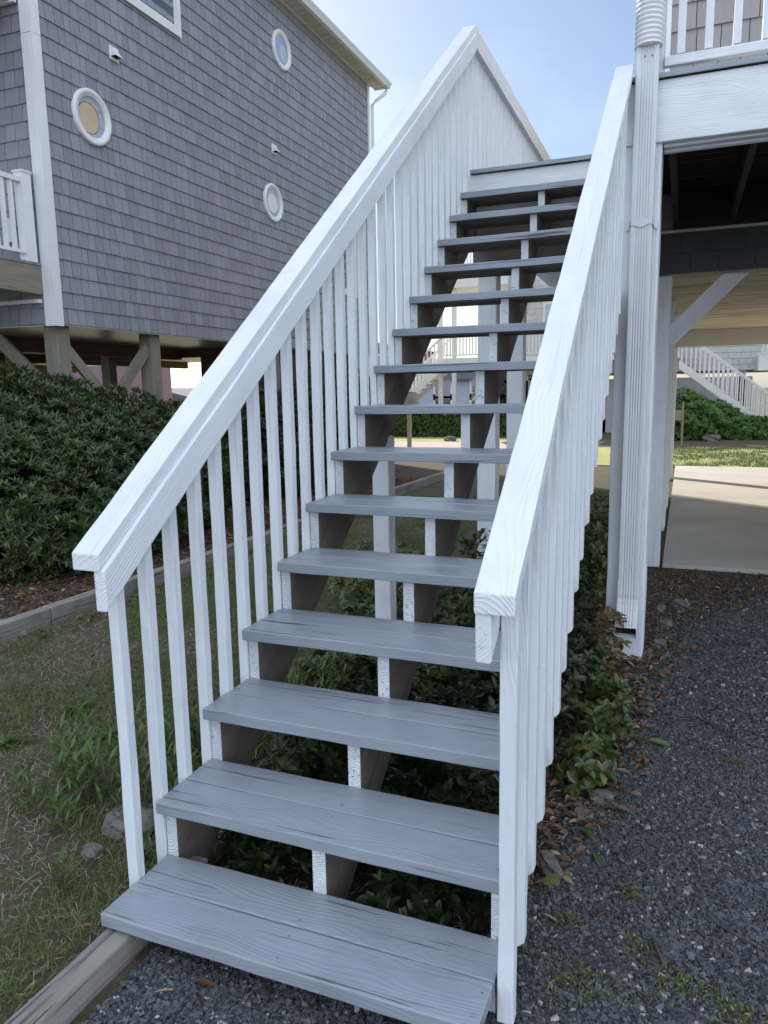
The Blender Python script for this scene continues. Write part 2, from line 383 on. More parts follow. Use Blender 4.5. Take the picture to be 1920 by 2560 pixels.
def tube(mb, pts, r, n=10, mi=0, closed=False, ring=None, cap=True):
    pts = [Vector(p) for p in pts]; V = []; F = []
    rs = r if isinstance(r, (list, tuple)) else [r]*len(pts)
    for i, p in enumerate(pts):
        d = (pts[min(i+1, len(pts)-1)]-pts[max(i-1, 0)]).normalized()
        a = d.orthogonal().normalized() if abs(d.z) > .95 else d.cross(Vector((0, 0, 1))).normalized()
        if abs(d.z) > .95: a = (Vector((1, 0, 0)) - d*d.x).normalized()
        b_ = d.cross(a)
        for k in range(n):
            t = 2*math.pi*k/n; V.append(p + (a*math.cos(t)+b_*math.sin(t))*rs[i])
    for i in range(len(pts)-1):
        for k in range(n):
            F.append((i*n+k, i*n+(k+1) % n, (i+1)*n+(k+1) % n, (i+1)*n+k))
    if cap: F += [tuple(range(n))[::-1], tuple(range((len(pts)-1)*n, len(pts)*n))]
    return mb.add([tuple(x) for x in V], F, mi=mi)
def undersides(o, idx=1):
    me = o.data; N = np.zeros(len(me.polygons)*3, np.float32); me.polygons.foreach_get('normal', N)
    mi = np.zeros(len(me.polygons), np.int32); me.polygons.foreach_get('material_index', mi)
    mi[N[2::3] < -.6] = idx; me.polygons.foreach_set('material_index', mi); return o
def one(fn, name, mat, parent, *a, **k):
    mb = MB(); fn(mb, *a, **k); return mb.build(name, mat, parent)

# ------------------------------------------------------------------ leaves
def leaves(P, D, N, L, Wd, droop=.15, fold=.25, rows=(0, .45, 1), prof=(.18, 1, .02)):
    """vectorised leaf blades: P base, D direction, N blade normal (n,3); L length, Wd width (n,)"""
    P = np.asarray(P, float); n = len(P)
    D = D/np.linalg.norm(D, axis=1, keepdims=True)
    S = np.cross(D, N); S /= (np.linalg.norm(S, axis=1, keepdims=True)+1e-9)
    U = np.cross(S, D)
    L = np.broadcast_to(L, n)[:, None]; Wd = np.broadcast_to(Wd, n)[:, None]
    R = []
    for t, q in zip(rows, prof):
        c = P + D*L*t - U*(droop*L*t*t)
        R += [c - S*Wd*q*.5 + U*fold*Wd*q*.5, c, c + S*Wd*q*.5 + U*fold*Wd*q*.5]
    k = len(rows); V = np.stack(R, 1).reshape(-1, 3)
    base = (np.arange(n)*3*k)[:, None, None]
    q = []
    for i in range(k-1):
        o = 3*i
        q += [[o, o+1, o+4, o+3], [o+1, o+2, o+5, o+4]]
    F = (base + np.array(q)[None]).reshape(-1, 4)
    return V, F, 3*k
def rosettes(C, A, nl, L, Wd, tilt=(.15, 1.1), **k):
    """leaf rosettes at C with axis A"""
    n = len(C); A = A/np.linalg.norm(A, axis=1, keepdims=True)
    T = np.cross(A, rng.normal(size=(n, 3))); T /= np.linalg.norm(T, axis=1, keepdims=True); B = np.cross(A, T)
    rep = np.repeat(np.arange(n), nl); ph = rng.uniform(0, 6.28, n)[rep] + np.tile(np.arange(nl), n)*2.4 + rng.normal(0, .2, n*nl)
    el = rng.uniform(tilt[0], tilt[1], n*nl)
    rad_ = T[rep]*np.cos(ph)[:, None] + B[rep]*np.sin(ph)[:, None]
    D = A[rep]*np.sin(el)[:, None] + rad_*np.cos(el)[:, None]
    N = A[rep]*np.cos(el)[:, None] - rad_*np.sin(el)[:, None]
    s = rng.uniform(.7, 1.2, n*nl)
    V, F, q = leaves(C[rep], D, N, L*s, Wd*s, **k)
    r = np.clip(rng.uniform(0, .85, n)[rep]*.7 + rng.uniform(0, .3, n*nl), 0, 1)
    r[rng.random(n*nl) > .985] = 1
    return V, F, np.repeat(r, q)
def blob_pts(ells, n, shell=.22, zmin=G):
    """points near the outer surface of a union of bumpy ellipsoids, with outward normals"""
    out = []; nor = []
    vol = np.array([e[3]*e[4]+e[3]*e[5]+e[4]*e[5] for e in ells]); vol = vol/vol.sum()
    for e, f in zip(ells, vol):
        m = int(n*f*1.7)
        d = rng.normal(size=(m, 3)); d /= np.linalg.norm(d, axis=1, keepdims=True)
        c = np.array(e[:3]); r = np.array(e[3:6])
        bump_ = 1 + .07*np.sin(d[:, 0]*5+c[0]*3)*np.cos(d[:, 1]*6+c[1]) + .06*np.sin(d[:, 2]*9+d[:, 0]*7) + .05*np.sin(d[:, 1]*13+d[:, 2]*11)
        rr = bump_*(1-shell*rng.random(m)**1.6)
        p = c + d*r*rr[:, None]
        keep = p[:, 2] > zmin+.03
        for e2 in ells:
            if e2 is e: continue
            keep &= (((p-np.array(e2[:3]))/np.array(e2[3:6]))**2).sum(1) > .72
        nn = d/r; nn /= np.linalg.norm(nn, axis=1, keepdims=True)
        out.append(p[keep]); nor.append(nn[keep])
    return np.concatenate(out), np.concatenate(nor)
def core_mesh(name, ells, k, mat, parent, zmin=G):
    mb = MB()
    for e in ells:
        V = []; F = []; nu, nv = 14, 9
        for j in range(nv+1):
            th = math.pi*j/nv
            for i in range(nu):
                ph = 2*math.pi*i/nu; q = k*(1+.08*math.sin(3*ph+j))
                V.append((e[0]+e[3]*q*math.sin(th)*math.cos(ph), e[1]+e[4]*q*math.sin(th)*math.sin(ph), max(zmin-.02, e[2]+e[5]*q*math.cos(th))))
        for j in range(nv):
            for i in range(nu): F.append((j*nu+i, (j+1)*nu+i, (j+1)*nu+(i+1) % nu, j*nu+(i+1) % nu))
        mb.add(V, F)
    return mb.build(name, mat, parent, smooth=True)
def shrub(name, label, cat, ells, n, nl, L, Wd, mat, k=.8, group=None, shell=.24, tilt=(.15, 1.1), stems=True, **kw):
    c = np.mean([e[:3] for e in ells], 0)
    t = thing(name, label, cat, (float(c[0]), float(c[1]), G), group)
    P, N = blob_pts(ells, n, shell)
    A = N*.8 + np.array([0, 0, .55]) + rng.normal(0, .28, N.shape)
    V, F, r = rosettes(P, A, nl, L, Wd, tilt=tilt, **kw)
    np_mesh('foliage', V, F, mat, t, r)
    core_mesh('dark_core', ells, k, M['core'], t)  # solid dark filler that stops the view through the leaves
    if stems:
        mb = MB()
        for i in range(7):
            e = ells[i % len(ells)]; a = random.uniform(0, 6.28)
            p0 = Vector((e[0]+random.uniform(-.2, .2), e[1]+random.uniform(-.2, .2), G-.02)); p1 = Vector((e[0]+math.cos(a)*e[3]*.7, e[1]+math.sin(a)*e[4]*.7, G+.5*e[5]+.15))
            tube(mb, [p0, p0.lerp(p1, .5)+Vector((0, 0, .08)), p1], [.02, .014, .008], 6)
        mb.build('trunk', M['stem'], t, smooth=True)
    return t

# ================================================================== SETTING
def sheet(name, poly, z, mat, label=None):
    mb = MB(); mb.add([(x, y, z) for x, y in poly], [tuple(range(len(poly)))])
    o = mb.build(name, mat); o['kind'] = 'structure'; return o
def wavy(pts, amp=.05, step=.12):
    out_ = []
    for (x0, y0), (x1, y1) in zip(pts, pts[1:]+pts[:1]):
        d = math.hypot(x1-x0, y1-y0); n = max(1, int(d/step)); nx, ny = -(y1-y0)/d, (x1-x0)/d
        if d > 9: n = 1
        for i in range(n):
            t = i/n; o = 0 if i == 0 else random.uniform(-amp, amp)
            out_.append((x0+(x1-x0)*t+nx*o, y0+(y1-y0)*t+ny*o))
    return out_
sheet('ground', [(-400, -60), (400, -60), (400, 700), (-400, 700)], G-.012, M['lawn'])
sheet('mulch_bed', wavy([(-9, 1.2), (-2.62, 1.2), (-2.55, 11.5), (-3.2, 14), (-9, 14)]), G-.004, M['mulch'])
sheet('planting_bed', wavy([(-.15, .45), (1.02, .62), (1.16, 1.2), (1.3, 2.6), (1.55, 3.5), (2.1, 5.05), (2.6, 5.38), (-.3, 5.6), (-.6, 3.2)]), G-.004, M['dirt'])
sheet('gravel_drive', wavy([(.10, -3), (9, -3), (9, 5.1), (2.2, 5.05), (1.30, 3.0), (1.2, 1.6), (1.05, 1.0), (.9, .55), (.12, .50)]), G, M['gravel'])
mb = MB(); mb.box((1.30, 5.42, G-.1), (16, 14.0, G+.03)); struct(mb.build('concrete_slab', M['concrete']))
sheet('far_lawn', [(-30, 15), (.9, 14.05), (40, 14.05), (40, 19.6), (.9, 19.4), (-2.5, 17.9), (-30, 19)], G+.004, M['farlawn'])
sheet('far_path', [(-30, 17.2), (-3.2, 17.2), (-2.6, 17.9), (-3.5, 20.2), (-30, 20.4)], G+.008, M['sand'])
sheet('far_mulch', wavy([(.9, 19.4), (12, 19.6), (12, 23.5), (.9, 23.5)], .2), G+.008, M['mulch'])
sheet('far_grass_strip', [(-30, 20.4), (-3.5, 20.2), (-2.5, 22.6), (-30, 22.6)], G+.006, M['farlawn'])

# ================================================================== STAIRCASE
st = thing('staircase', 'open-riser wooden staircase with grey treads and white balustrades', 'staircase', (.53, .3, G))
TAN = RISE/RUN; TH_S = math.atan(TAN)
TX1 = 1.053
for k in range(1, 16):
    mb = MB(); y = k*RUN; z = k*RISE - TH/2
    x0 = random.uniform(-.006, .004); d = (DEP-.005)/2
    tilt = random.uniform(-.0015, .0015)
    for j in (0, 1):
        yc = y + d*(j+.5) + j*.005
        board(mb, (x0+random.uniform(-.002, .002), yc, z+tilt*j), (1, 0, 0), (0, 1, 0), TX1-x0, d, TH, bev=.0035, seg=28, wob=.0007, nb=2)
    # screw heads near the stringers
    for sx in (.018, .525, 1.03):
        for yy in (.035, .105, .175, .25):
            if random.random() < .35: continue
            xs = sx + random.uniform(-.006, .006); ys = y+yy+random.uniform(-.01, .01); n = 8
            V = [(xs+.0030*math.cos(i*math.pi/4), ys+.0030*math.sin(i*math.pi/4), k*RISE+.0012) for i in range(n)]
            mb.add(V, [tuple(range(n))], mi=1)
    undersides(mb.build('tread', [M['tread'], M['steel'], M['raw']], st), 2)
def stringer(x0, x1, mats):
    mb = MB(); SB = .036
    prof = []
    kmax = 15
    prof.append((1*RUN+.17, G-.06))
    for k in range(1, kmax+1):
        prof.append((k*RUN+(SB if k > 1 else .17), k*RISE-TH-.0005)); prof.append(((k+1)*RUN+SB, k*RISE-TH-.0005))
    yt = (kmax+1)*RUN+SB; prof[-1] = (yt, kmax*RISE-TH-.0005)
    zb = lambda y: TAN*(y-SB) - RISE - TH - .168
    prof.append((yt, zb(yt))); yb = (G-.06+RISE+TH+.168)/TAN+SB; prof.append((yb, G-.06))
    n = len(prof); O = np.array([random.uniform(0, 50), random.uniform(-.03, .0), random.uniform(.10, .16)])
    V = [(x0, a, b_) for a, b_ in prof] + [(x1, a, b_) for a, b_ in prof]
    u = np.array([0, math.cos(TH_S), math.sin(TH_S)]); w_ = np.array([0, -math.sin(TH_S), math.cos(TH_S)])
    Wc = np.array([[np.dot(p, u), p[0]-x0, np.dot(p, w_)] for p in np.array(V)]) + O
    F = []; mi = []
    # side faces as strips so that the polygon stays well behaved
    bmx = bmesh.new(); vv = [bmx.verts.new(p) for p in V]
    fa = bmx.faces.new(vv[:n]); fb = bmx.faces.new(vv[n:][::-1])
    for i in range(n): bmx.faces.new((vv[(i+1) % n], vv[i], vv[n+i], vv[n+(i+1) % n]))
    bmesh.ops.recalc_face_normals(bmx, faces=bmx.faces)
    bmesh.ops.triangulate(bmx, faces=[fa, fb])
    bmx.verts.index_update(); bmx.normal_update()
    for f in bmx.faces:
        F.append([x.index for x in f.verts]); mi.append(0 if f.normal.y < -.9 else 1)
    bmx.free()
    mb.add(V, F, Wc); mb.mi = mi
    return mb.build('stringer', mats, st)
s1 = stringer(.000, .038, [M['white2'], M['raw']])
s2 = stringer(.500, .541, [M['white2'], M['raw']])
s3 = stringer(1.012, 1.052, [M['white2'], M['raw']])
def rail(x0, x1, yA, yB, ztopA, name, drop, T, mat):
    """sloping rail with plumb cut ends; ztopA = top height at yA; T perpendicular thickness"""
    sl_ = RTAN; th = math.atan(sl_); L = (yB-yA)/math.cos(th)
    zc = ztopA - drop - T/2/math.cos(th)
    mb = MB()
    board(mb, ((x0+x1)/2, yA, zc), (0, math.cos(th), math.sin(th)), (1, 0, 0), L, x1-x0, T, c0=(0, -math.tan(th)), c1=(0, -math.tan(th)), bev=.004, seg=60, wob=.0008)
    return mb.build(name, mat, st)
RTAN = .7450
PY = 4.057
CT, ST = .038, .089
cth = math.cos(math.atan(RTAN))
rail(-.065, .024, .317, PY, 1.178, 'handrail_cap', 0, CT, M['white'])
rail(-.0005, .036, .322, PY-.012, 1.178+.005*RTAN, 'handrail_board', CT/cth+.0005, ST, M['white'])
rail(1.023, 1.111, .317, 2.985, 1.164, 'handrail_cap', 0, CT, M['white'])
rail(1.0235, 1.0605, .322, 2.98, 1.164+.005*RTAN, 'handrail_board', CT/cth+.0005, ST, M['white'])
def ztopL(y): return 1.178 + RTAN*(y-.317) - CT/cth
def ztopR(y): return 1.164 + RTAN*(y-.317) - CT/cth
for i in range(29):
    y = .4165 + .1262*i; e = random.uniform(-.003, .003)
    if y < PY-.0:
        mb = MB(); zb = max(G+.0, TAN*(y-.04)-.27+random.uniform(-.01, .01)); 
        board(mb, (-.0195+random.uniform(-.001, .001), y+e, zb), (0, 0, 1), (1, 0, 0), ztopL(y)-zb-.003, .035, .034, c0=(-.9, 0), c1=(0, RTAN), bev=.003, seg=14, wob=.0008)
        mb.build('baluster', M['white'], st)
for i in range(21):
    y = .4115 + .1265*i; e = random.uniform(-.003, .003)
    if y < 2.94:
        mb = MB(); zb = G-.01 if i == 0 else TAN*(y-.04)-.19+random.uniform(-.012, .012)
        board(mb, (1.0805+random.uniform(-.001, .001), y+e, zb+.016), (0, 0, 1), (1, 0, 0), ztopR(y)-zb-.019, .038, .037, c0=(0 if i == 0 else .9, 0), c1=(0, RTAN), bev=.003, seg=14, wob=.0008)
        mb.build('baluster', M['white'], st)
one(post, 'support_post', M['white'], st, -.050, .040, 2.33, 2.42, G-.05, TAN*(2.36-.036)-RISE-TH-.17)

# ================================================================== LANDING / WALKWAY
LY, LZ = 4.045, 3.056; LE = 12.5
ld = thing('raised_walkway', 'raised white walkway with closely spaced balusters at the stair top', 'walkway', (.5, 6, G))
mb = MB()
for i in range(60):
    ya = LY-.025 + i*.1405
    if ya > LE: break
    beamx(mb, -.004, 1.055, ya, ya+.138, LZ-.030, LZ+random.uniform(-.001, .002), seg=12)
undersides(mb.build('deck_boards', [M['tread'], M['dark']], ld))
one(beamx, 'rim_board', M['white'], ld, .0, 1.052, LY, LY+.038, LZ-.268, LZ-.031)
one(beamx, 'rim_board', M['raw'], ld, .001, 1.05, LY+.04, LY+.078, LZ-.62, LZ-.33)
one(beamy, 'side_board', M['white'], ld, .0, .038, LY+.04, LE, LZ-.268, LZ-.031)
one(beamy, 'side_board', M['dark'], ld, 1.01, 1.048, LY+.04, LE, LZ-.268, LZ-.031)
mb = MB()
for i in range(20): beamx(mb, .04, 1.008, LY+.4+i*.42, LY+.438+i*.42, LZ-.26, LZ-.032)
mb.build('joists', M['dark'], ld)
CZ = 3.965
DZ = -.012      # the far end of the rail sags a little
def lrail(x0, x1, zt, T, name, yA=PY-.001):
    mb = MB(); L = LE-yA
    board(mb, ((x0+x1)/2, yA, zt-T/2), (0, 1, DZ), (1, 0, 0), L, x1-x0, T, bev=.004, seg=40, wob=.0008)
    return mb.build(name, M['white'], ld)
lrail(-.065, .024, CZ, .038, 'handrail_cap'); lrail(-.0005, .036, CZ-.0385, .11, 'handrail_board', PY-.013)
for i in range(62):
    y = 4.10 + .1262*i
    if y > LE-.1: break
    mb = MB(); board(mb, (-.0195, y+random.uniform(-.003, .003), LZ-.26), (0, 0, 1), (1, 0, 0), CZ-.040+DZ*(y-PY)-LZ+.26, .035, .034, c0=(-.9, 0), bev=.003, seg=10, wob=.0008)
    mb.build('baluster', M['white'], ld)
one(post, 'support_post', M['white'], ld, -.044, .096, 4.40, 4.54, G-.05, LZ-.27)
one(post, 'support_post', M['white'], ld, -.044, .096, 5.40, 5.54, G-.05, LZ-.27)
one(post, 'support_post', M['white'], ld, -.044, .096, 9.3, 9.44, G-.05, LZ-.27)
one(brace, 'brace', M['white'], ld, (.1, 5.47, 2.72), (.75, 5.47, 2.15), (0, 1, 0), .038, .14)

# ================================================================== RIGHT DECK
dk = thing('porch_deck', 'white porch deck on square posts with slim baluster railing', 'deck', (3.5, 4.2, G))
one(post, 'post', M['white'], dk, 1.052, 1.256, 3.058, 3.262, G-.05, 2.80, bev=.01, seg=20, wob=.0015)
one(post, 'post', M['white'], dk, 1.105, 1.245, 3.09, 3.23, 3.068, 5.6, bev=.008)
one(post, 'post', M['white'], dk, 6.6, 6.8, 3.06, 3.26, G-.05, 2.79, bev=.01)
one(beamx, 'fascia_board', M['white'], dk, 1.052, 7.2, 3.040, 3.078, 2.789, 3.078, seg=40)
one(beamx, 'girder', M['white'], dk, 1.258, 7.2, 3.085, 3.122, 2.775, 3.04)
one(beamx, 'girder', M['white'], dk, 1.258, 7.2, 3.128, 3.166, 2.762, 3.04)
mb = MB()
for i in range(17):
    ya = 3.022 + i*.1405
    beamx(mb, 1.06, 7.2, ya, ya+.137, 3.080, 3.108, seg=20)
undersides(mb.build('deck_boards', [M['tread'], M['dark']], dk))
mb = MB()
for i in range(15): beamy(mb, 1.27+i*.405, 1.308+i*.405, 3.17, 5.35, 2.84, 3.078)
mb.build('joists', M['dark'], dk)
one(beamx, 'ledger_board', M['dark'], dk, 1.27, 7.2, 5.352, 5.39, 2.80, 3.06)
one(beamy, 'side_board', M['white'], dk, 1.059, 1.097, 3.27, 4.03, 2.79, 3.078)
one(beamx, 'rail_bottom', M['white'], dk, 1.246, 7.1, 3.075, 3.113, 3.150, 3.197, seg=20)
one(beamx, 'rail_cap', M['white'], dk, 1.246, 7.1, 3.04, 3.13, 4.02, 4.058, seg=20)
for i in range(46):
    x = 1.321 + i*.1245
    mb = MB(); post(mb, x-.018, x+.018, 3.076, 3.112, 3.199, 4.018, bev=.003, seg=4); mb.build('baluster', M['bright'], dk)

# ================================================================== RIGHT HOUSE
def shingles(name, parent, mat, org, u, nrm, width, z0, z1, expo, wmin, wmax, holes=(), gap=.0032):
    """courses of separate shingles on a wall through org, along u, facing nrm"""
    org = np.array(org, float); u = np.array(u, float); nrm = np.array(nrm, float); mb = MB()
    V = []; F = []; R = []; n = 0; z = z0; row = 0
    flip = np.dot(np.cross(u, [0, 0, 1]), nrm) < 0
    while z < z1-.02:
        zt = min(z+expo+.012, z1); x = -random.uniform(0, wmax)
        while x < width:
            ww = random.uniform(wmin, wmax); a = max(0, x+gap); b_ = min(width, x+ww-gap); x += ww
            if b_-a < .01: continue
            if any(h[0] < (a+b_)/2 < h[1] and h[2] < z+expo/2 < h[3] for h in holes): continue
            t0 = .017+random.uniform(-.0015, .0015); dz = random.uniform(-.0015, .0015)
            P = [(a, z+dz, .0), (b_, z+dz, .0), (a, z+dz, t0), (b_, z+dz, t0), (a, zt, .002), (b_, zt, .002)]
            V += [org + u*p[0] + np.array([0, 0, p[1]-org[2]]) + nrm*p[2] for p in P]
            R += [random.random()]*6
            fs = [(2, 3, 5, 4), (0, 1, 3, 2), (0, 2, 4), (1, 5, 3)]
            for f in fs: F.append(tuple(n+i for i in (f[::-1] if flip else f)))
            n += 6
        z += expo; row += 1
    mb.add(np.array(V), F, None, np.array(R)); return mb.build(name, mat, parent)
rh = thing('beach_house', 'stilt beach house over the concrete slab with warm grey shakes', 'house', (7, 9, G))
HX, HY, HX2, HY2 = 1.085, 5.40, 9.5, 12.2
mb = MB()
mb.box((HX, HY, 2.467), (HX2, HY2, 2.50), axis=0)
mb.build('ceiling', M['ply'], rh)
mb = MB(); mb.box((HX+.01, HY+.01, 2.52), (HX2, HY2, 8.6)); mb.build('wall', M['sh_tan'], rh)
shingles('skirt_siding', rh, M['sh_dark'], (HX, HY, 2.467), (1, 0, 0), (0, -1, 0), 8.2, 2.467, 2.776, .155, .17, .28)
one(beamx, 'skirt_trim', M['fartrim'], rh, HX, 7.2, HY-.03, HY-.004, 2.778, 2.80)
shingles('front_siding', rh, M['sh_tan'], (HX+.09, HY-.002, 3.06), (1, 0, 0), (0, -1, 0), 6.5, 3.10, 6.2, .19, .15, .27)
shingles('side_siding', rh, M['sh_tan'], (HX, HY2, 2.5), (0, -1, 0), (-1, 0, 0), HY2-HY-.09, 2.5, 8.4, .19, .15, .27)
mb = MB(); mb.box((HX+.0, HY-.03, 3.1), (HX+.11, HY-.004, 8.5)); mb.box((HX-.03, HY-.03, 2.5), (HX-.0, HY+.06, 8.5)); mb.build('corner_trim', M['vinyl'], rh)
mb = MB(); 
mb.add([(HX-.4, HY-.5, 8.5), (HX2+.4, HY-.5, 8.5), (HX2+.4, HY2+.5, 8.5), (HX-.4, HY2+.5, 8.5), (HX+3.9, HY+3.2, 10.6), (HX2-3.9, HY2-3.2, 10.6)],
       [(0, 1, 5, 4), (1, 2, 5), (2, 3, 4, 5), (3, 0, 4), (3, 2, 1, 0)]); mb.build('roof', M['roof'], rh)
for (y, xx) in ((5.43, 1.07), (7.2, 1.07), (8.78, 1.07), (11.9, 1.07)):
    one(post, 'pile', M['white'], rh, xx, xx+.205, y, y+.205, G-.05, 2.465, bev=.01, wob=.0015)
for x in (4.9, 9.1):
    for y in (5.6, 8.7, 11.7): one(post, 'pile', M['white'], rh, x, x+.2, y, y+.2, G-.05, 2.465, bev=.01)
one(brace, 'brace', M['white'], rh, (1.25, 5.535, 1.96), (1.80, 5.535, 2.52), (0, 1, 0), .038, .135)
one(beamx, 'beam', M['cream'], rh, 1.2, HX2, 11.75, 11.9, 2.21, 2.464)
one(beamx, 'beam', M['cream'], rh, HX2-3, HX2, 5.7, 5.8, 2.26, 2.464)

# ================================================================== DOWNSPOUT
dp = thing('downspout', 'ribbed white downspout strapped to the corner post beside the stairs', 'downspout', (1.17, 3.0, G))
def ribbed(mb, x0, x1, y0, y1, secs, nr=5, dep=.004):
    """rectangular corrugated pipe through sections (dx, dy, z)"""
    prof = []
    W_ = x1-x0; D_ = y1-y0; fr = 9*nr
    for i in range(fr+1):
        t = i/fr; e = 0 if (t < .16 or t > .84) else dep*(.5-.5*math.cos((t-.16)/.68*nr*2*math.pi))
        prof.append((x0+.006+(W_-.012)*t, y0+e))
    prof += [(x1-.002, y0+.002), (x1, y0+.006)]
    for i in range(1, 7): prof.append((x1-(.003 if i % 2 else 0), y0+D_*i/7))
    prof += [(x1, y1-.006), (x1-.006, y1), (x0+.006, y1), (x0, y1-.006)]
    for i in range(6, 0, -1): prof.append((x0+(.003 if i % 2 else 0), y0+D_*i/7))
    prof += [(x0, y0+.006), (x0+.002, y0+.002)]
    n = len(prof); V = []; F = []
    for s in secs:
        dx, dy, z, tl = s
        for (a, b_) in prof: V.append((a+dx, b_+dy, z + tl*(b_-y0)))
    for j in range(len(secs)-1):
        for i in range(n): F.append((j*n+i, j*n+(i+1) % n, (j+1)*n+(i+1) % n, (j+1)*n+i))
    mb.add(V, F)
DX0, DX1, DY0, DY1 = 1.120, 1.226, 2.955, 3.034
mb = MB(); ribbed(mb, DX0, DX1, DY0, DY1, [(0, 0, .46, 0), (0, 0, 1.6, 0), (0, 0, 3.24, 0)]); mb.build('pipe', M['alum'], dp)
mb = MB()
PTH = [(DY0-.003, .565, 0), (DY0-.003, .50, 0), (DY0-.0045, .475, 0), (DY0-.003, .455, 2), (DY0-.007, .435, 10), (DY0-.010, .42, 16), (DY0-.018, .40, 24), (DY0-.022, .388, 30), (DY0-.036, .37, 40), (DY0-.042, .362, 46), (DY0-.068, .342, 56), (DY0-.100, .322, 60)]
def elbow(PTH, x0, x1, D_):
    m2_ = MB(); ribbed(m2_, x0, x1, 0, D_, [(0, 0, 0, 0)]); base = m2_.v[0]; n = len(base); V = []; F = []
    for (cy, cz, ph) in PTH:
        c_, s_ = math.cos(rad(ph)), math.sin(rad(ph))
        for p in base: V.append((p[0], cy+p[1]*c_, cz-p[1]*s_))
    for j in range(len(PTH)-1):
        for i in range(n): F.append((j*n+i, j*n+(i+1) % n, (j+1)*n+(i+1) % n, (j+1)*n+i))
    return V, F, n
V, F, n = elbow(PTH, DX0-.003, DX1+.003, DY1-DY0); mb.add(V, F); mb.build('outlet_elbow', M['alum'], dp)
V, F, n = elbow([(DY0-.080, .335, 57)], DX0-.001, DX1+.001, DY1-DY0-.003); mb = MB(); mb.add(V, [tuple(range(n))]); mb.build('mouth_shade', M['black'], dp)  # black sheet across the pipe paints the dark inside
def strap(z):
    mb = MB(); V = []; F = []; n = 24
    for i in range(n+1):
        t = i/n; x = DX0-.032+(DX1-DX0+.06)*t
        inside = DX0-.003 <= x <= DX1+.003
        y = DY0-.004 if inside else 3.050
        hh = .017+.006*math.cos((t-.5)*12)
        V += [(x, y, z-hh*(1.1 if inside else 1.)), (x, y, z+hh)]
    for i in range(n): F.append((2*i, 2*i+2, 2*i+3, 2*i+1))
    mb.add(V, F); mb.box((DX0-.006, DY0-.004, z-.018), (DX0-.003, 3.05, z+.018)); mb.box((DX1+.003, DY0-.004, z-.018), (DX1+.006, 3.05, z+.018))
    return mb.build('strap', M['alum'], dp)
strap(2.40)
mb = MB(); pts = []; rs = []
for i in range(141):
    z = 3.215 + i*.0055; t = i/140
    pts.append((1.176+.012*t*t*4, 2.985-.01*t, z)); rs.append(.0615 + (.0045 if i % 4 < 2 else -.0025))
tube(mb, pts, rs, 26); mb.build('flexible_hose', M['vinyl'], dp, smooth=True)
mb = MB()
for x in (1.163, 1.196):
    V = [(x+.0048*math.cos(a*.785), DY0-.0035+(.002 if False else 0), 3.165+.0048*math.sin(a*.785)) for a in range(8)]; V.append((x, DY0-.007, 3.165))
    mb.add(V, [(i, (i+1) % 8, 8) for i in range(8)])
mb.build('screw', M['steel'], dp)

# ================================================================== LEFT HOUSE
lh = thing('shingled_house', 'tall slate-grey shingled house on timber stilts with round windows', 'house', (-9, 10, G))
LX, Y0, Y1, ZB, ZT = -5.117, 5.384, 14.52, 2.40, 8.035
mb = MB(); mb.box((-13.9, Y0+.02, ZB+.02), (LX-.02, Y1, ZT+.1)); mb.build('wall', M['sh_dark'], lh)
EX = .1767
wins = [(6.17, 4.775, .302), (10.765, 7.25, .302), (10.295, 4.728, .302)]
shingles('side_siding', lh, M['sh_grey'], (LX-.005, Y0+.05, ZB), (0, 1, 0), (1, 0, 0), Y1-Y0-.10, ZB, ZT, EX, .095, .185,
         holes=[(6.0-Y0-.05+.0, 6.34-Y0-.05, 4.6, 4.95)])
shingles('front_siding', lh, M['sh_grey'], (-9.5, Y0, ZB), (1, 0, 0), (0, -1, 0), 9.5+LX-.09, ZB, 8.0, EX, .12, .22)
for za, zb in ((2.37, 5.36), (5.364, 8.03)):
    mb = MB(); mb.box((LX-.002, Y0-.03, za), (LX+.030, Y0+.085, zb)); mb.box((LX-.112, Y0-.034, za+.001), (LX-.0021, Y0-.004, zb-.001))
    mb.box((LX-.128, Y0-.022, za+.003), (LX-.1125, Y0-.005, zb-.003)); mb.box((LX+.001, Y0+.0855, za+.003), (LX+.020, Y0+.102, zb-.003))
    mb.build('corner_trim', M['vinyl'], lh)
mb = MB(); mb.box((LX-.002, Y1-.06, 2.37), (LX+.028, Y1+.03, 8.03)); mb.build('corner_trim', M['vinyl'], lh)
mb = MB(); mb.box((-13.9, Y0+.03, 2.385), (LX-.01, Y1-.01, 2.415)); mb.build('underside_panel', M['alum'], lh)
# eaves: soffit with grooves, fascia, gutter, roof
mb = MB(); y = 2.9; i = 0
while y < 14.9:
    mb.box((LX+.002, y, 8.04-(.004 if i % 2 else 0)), (LX+.262, y+.088, 8.055)); y += .094; i += 1
mb.build('soffit', M['soffit'], lh)
mb = MB(); mb.box((LX+.0, 2.9, 8.018), (LX+.022, 14.6, 8.0395)); mb.build('frieze_trim', M['cream'], lh)
mb = MB(); gx = LX+.262
prof = [(gx+.001, 8.035), (gx+.075, 8.030), (gx+.098, 8.075), (gx+.125, 8.115), (gx+.125, 8.14), (gx+.118, 8.14), (gx+.118, 8.12), (gx+.09, 8.08), (gx+.07, 8.04), (gx+.006, 8.044), (gx+.006, 8.15), (gx+.001, 8.15)]
n = len(prof); V = [(a, 2.85, b_) for a, b_ in prof] + [(a, 14.95, b_) for a, b_ in prof]
F = [(i, (i+1) % n, n+(i+1) % n, n+i) for i in range(n)] + [tuple(range(n))[::-1], tuple(range(n, 2*n))]
mb.add(V, F); mb.build('gutter', M['vinyl'], lh)
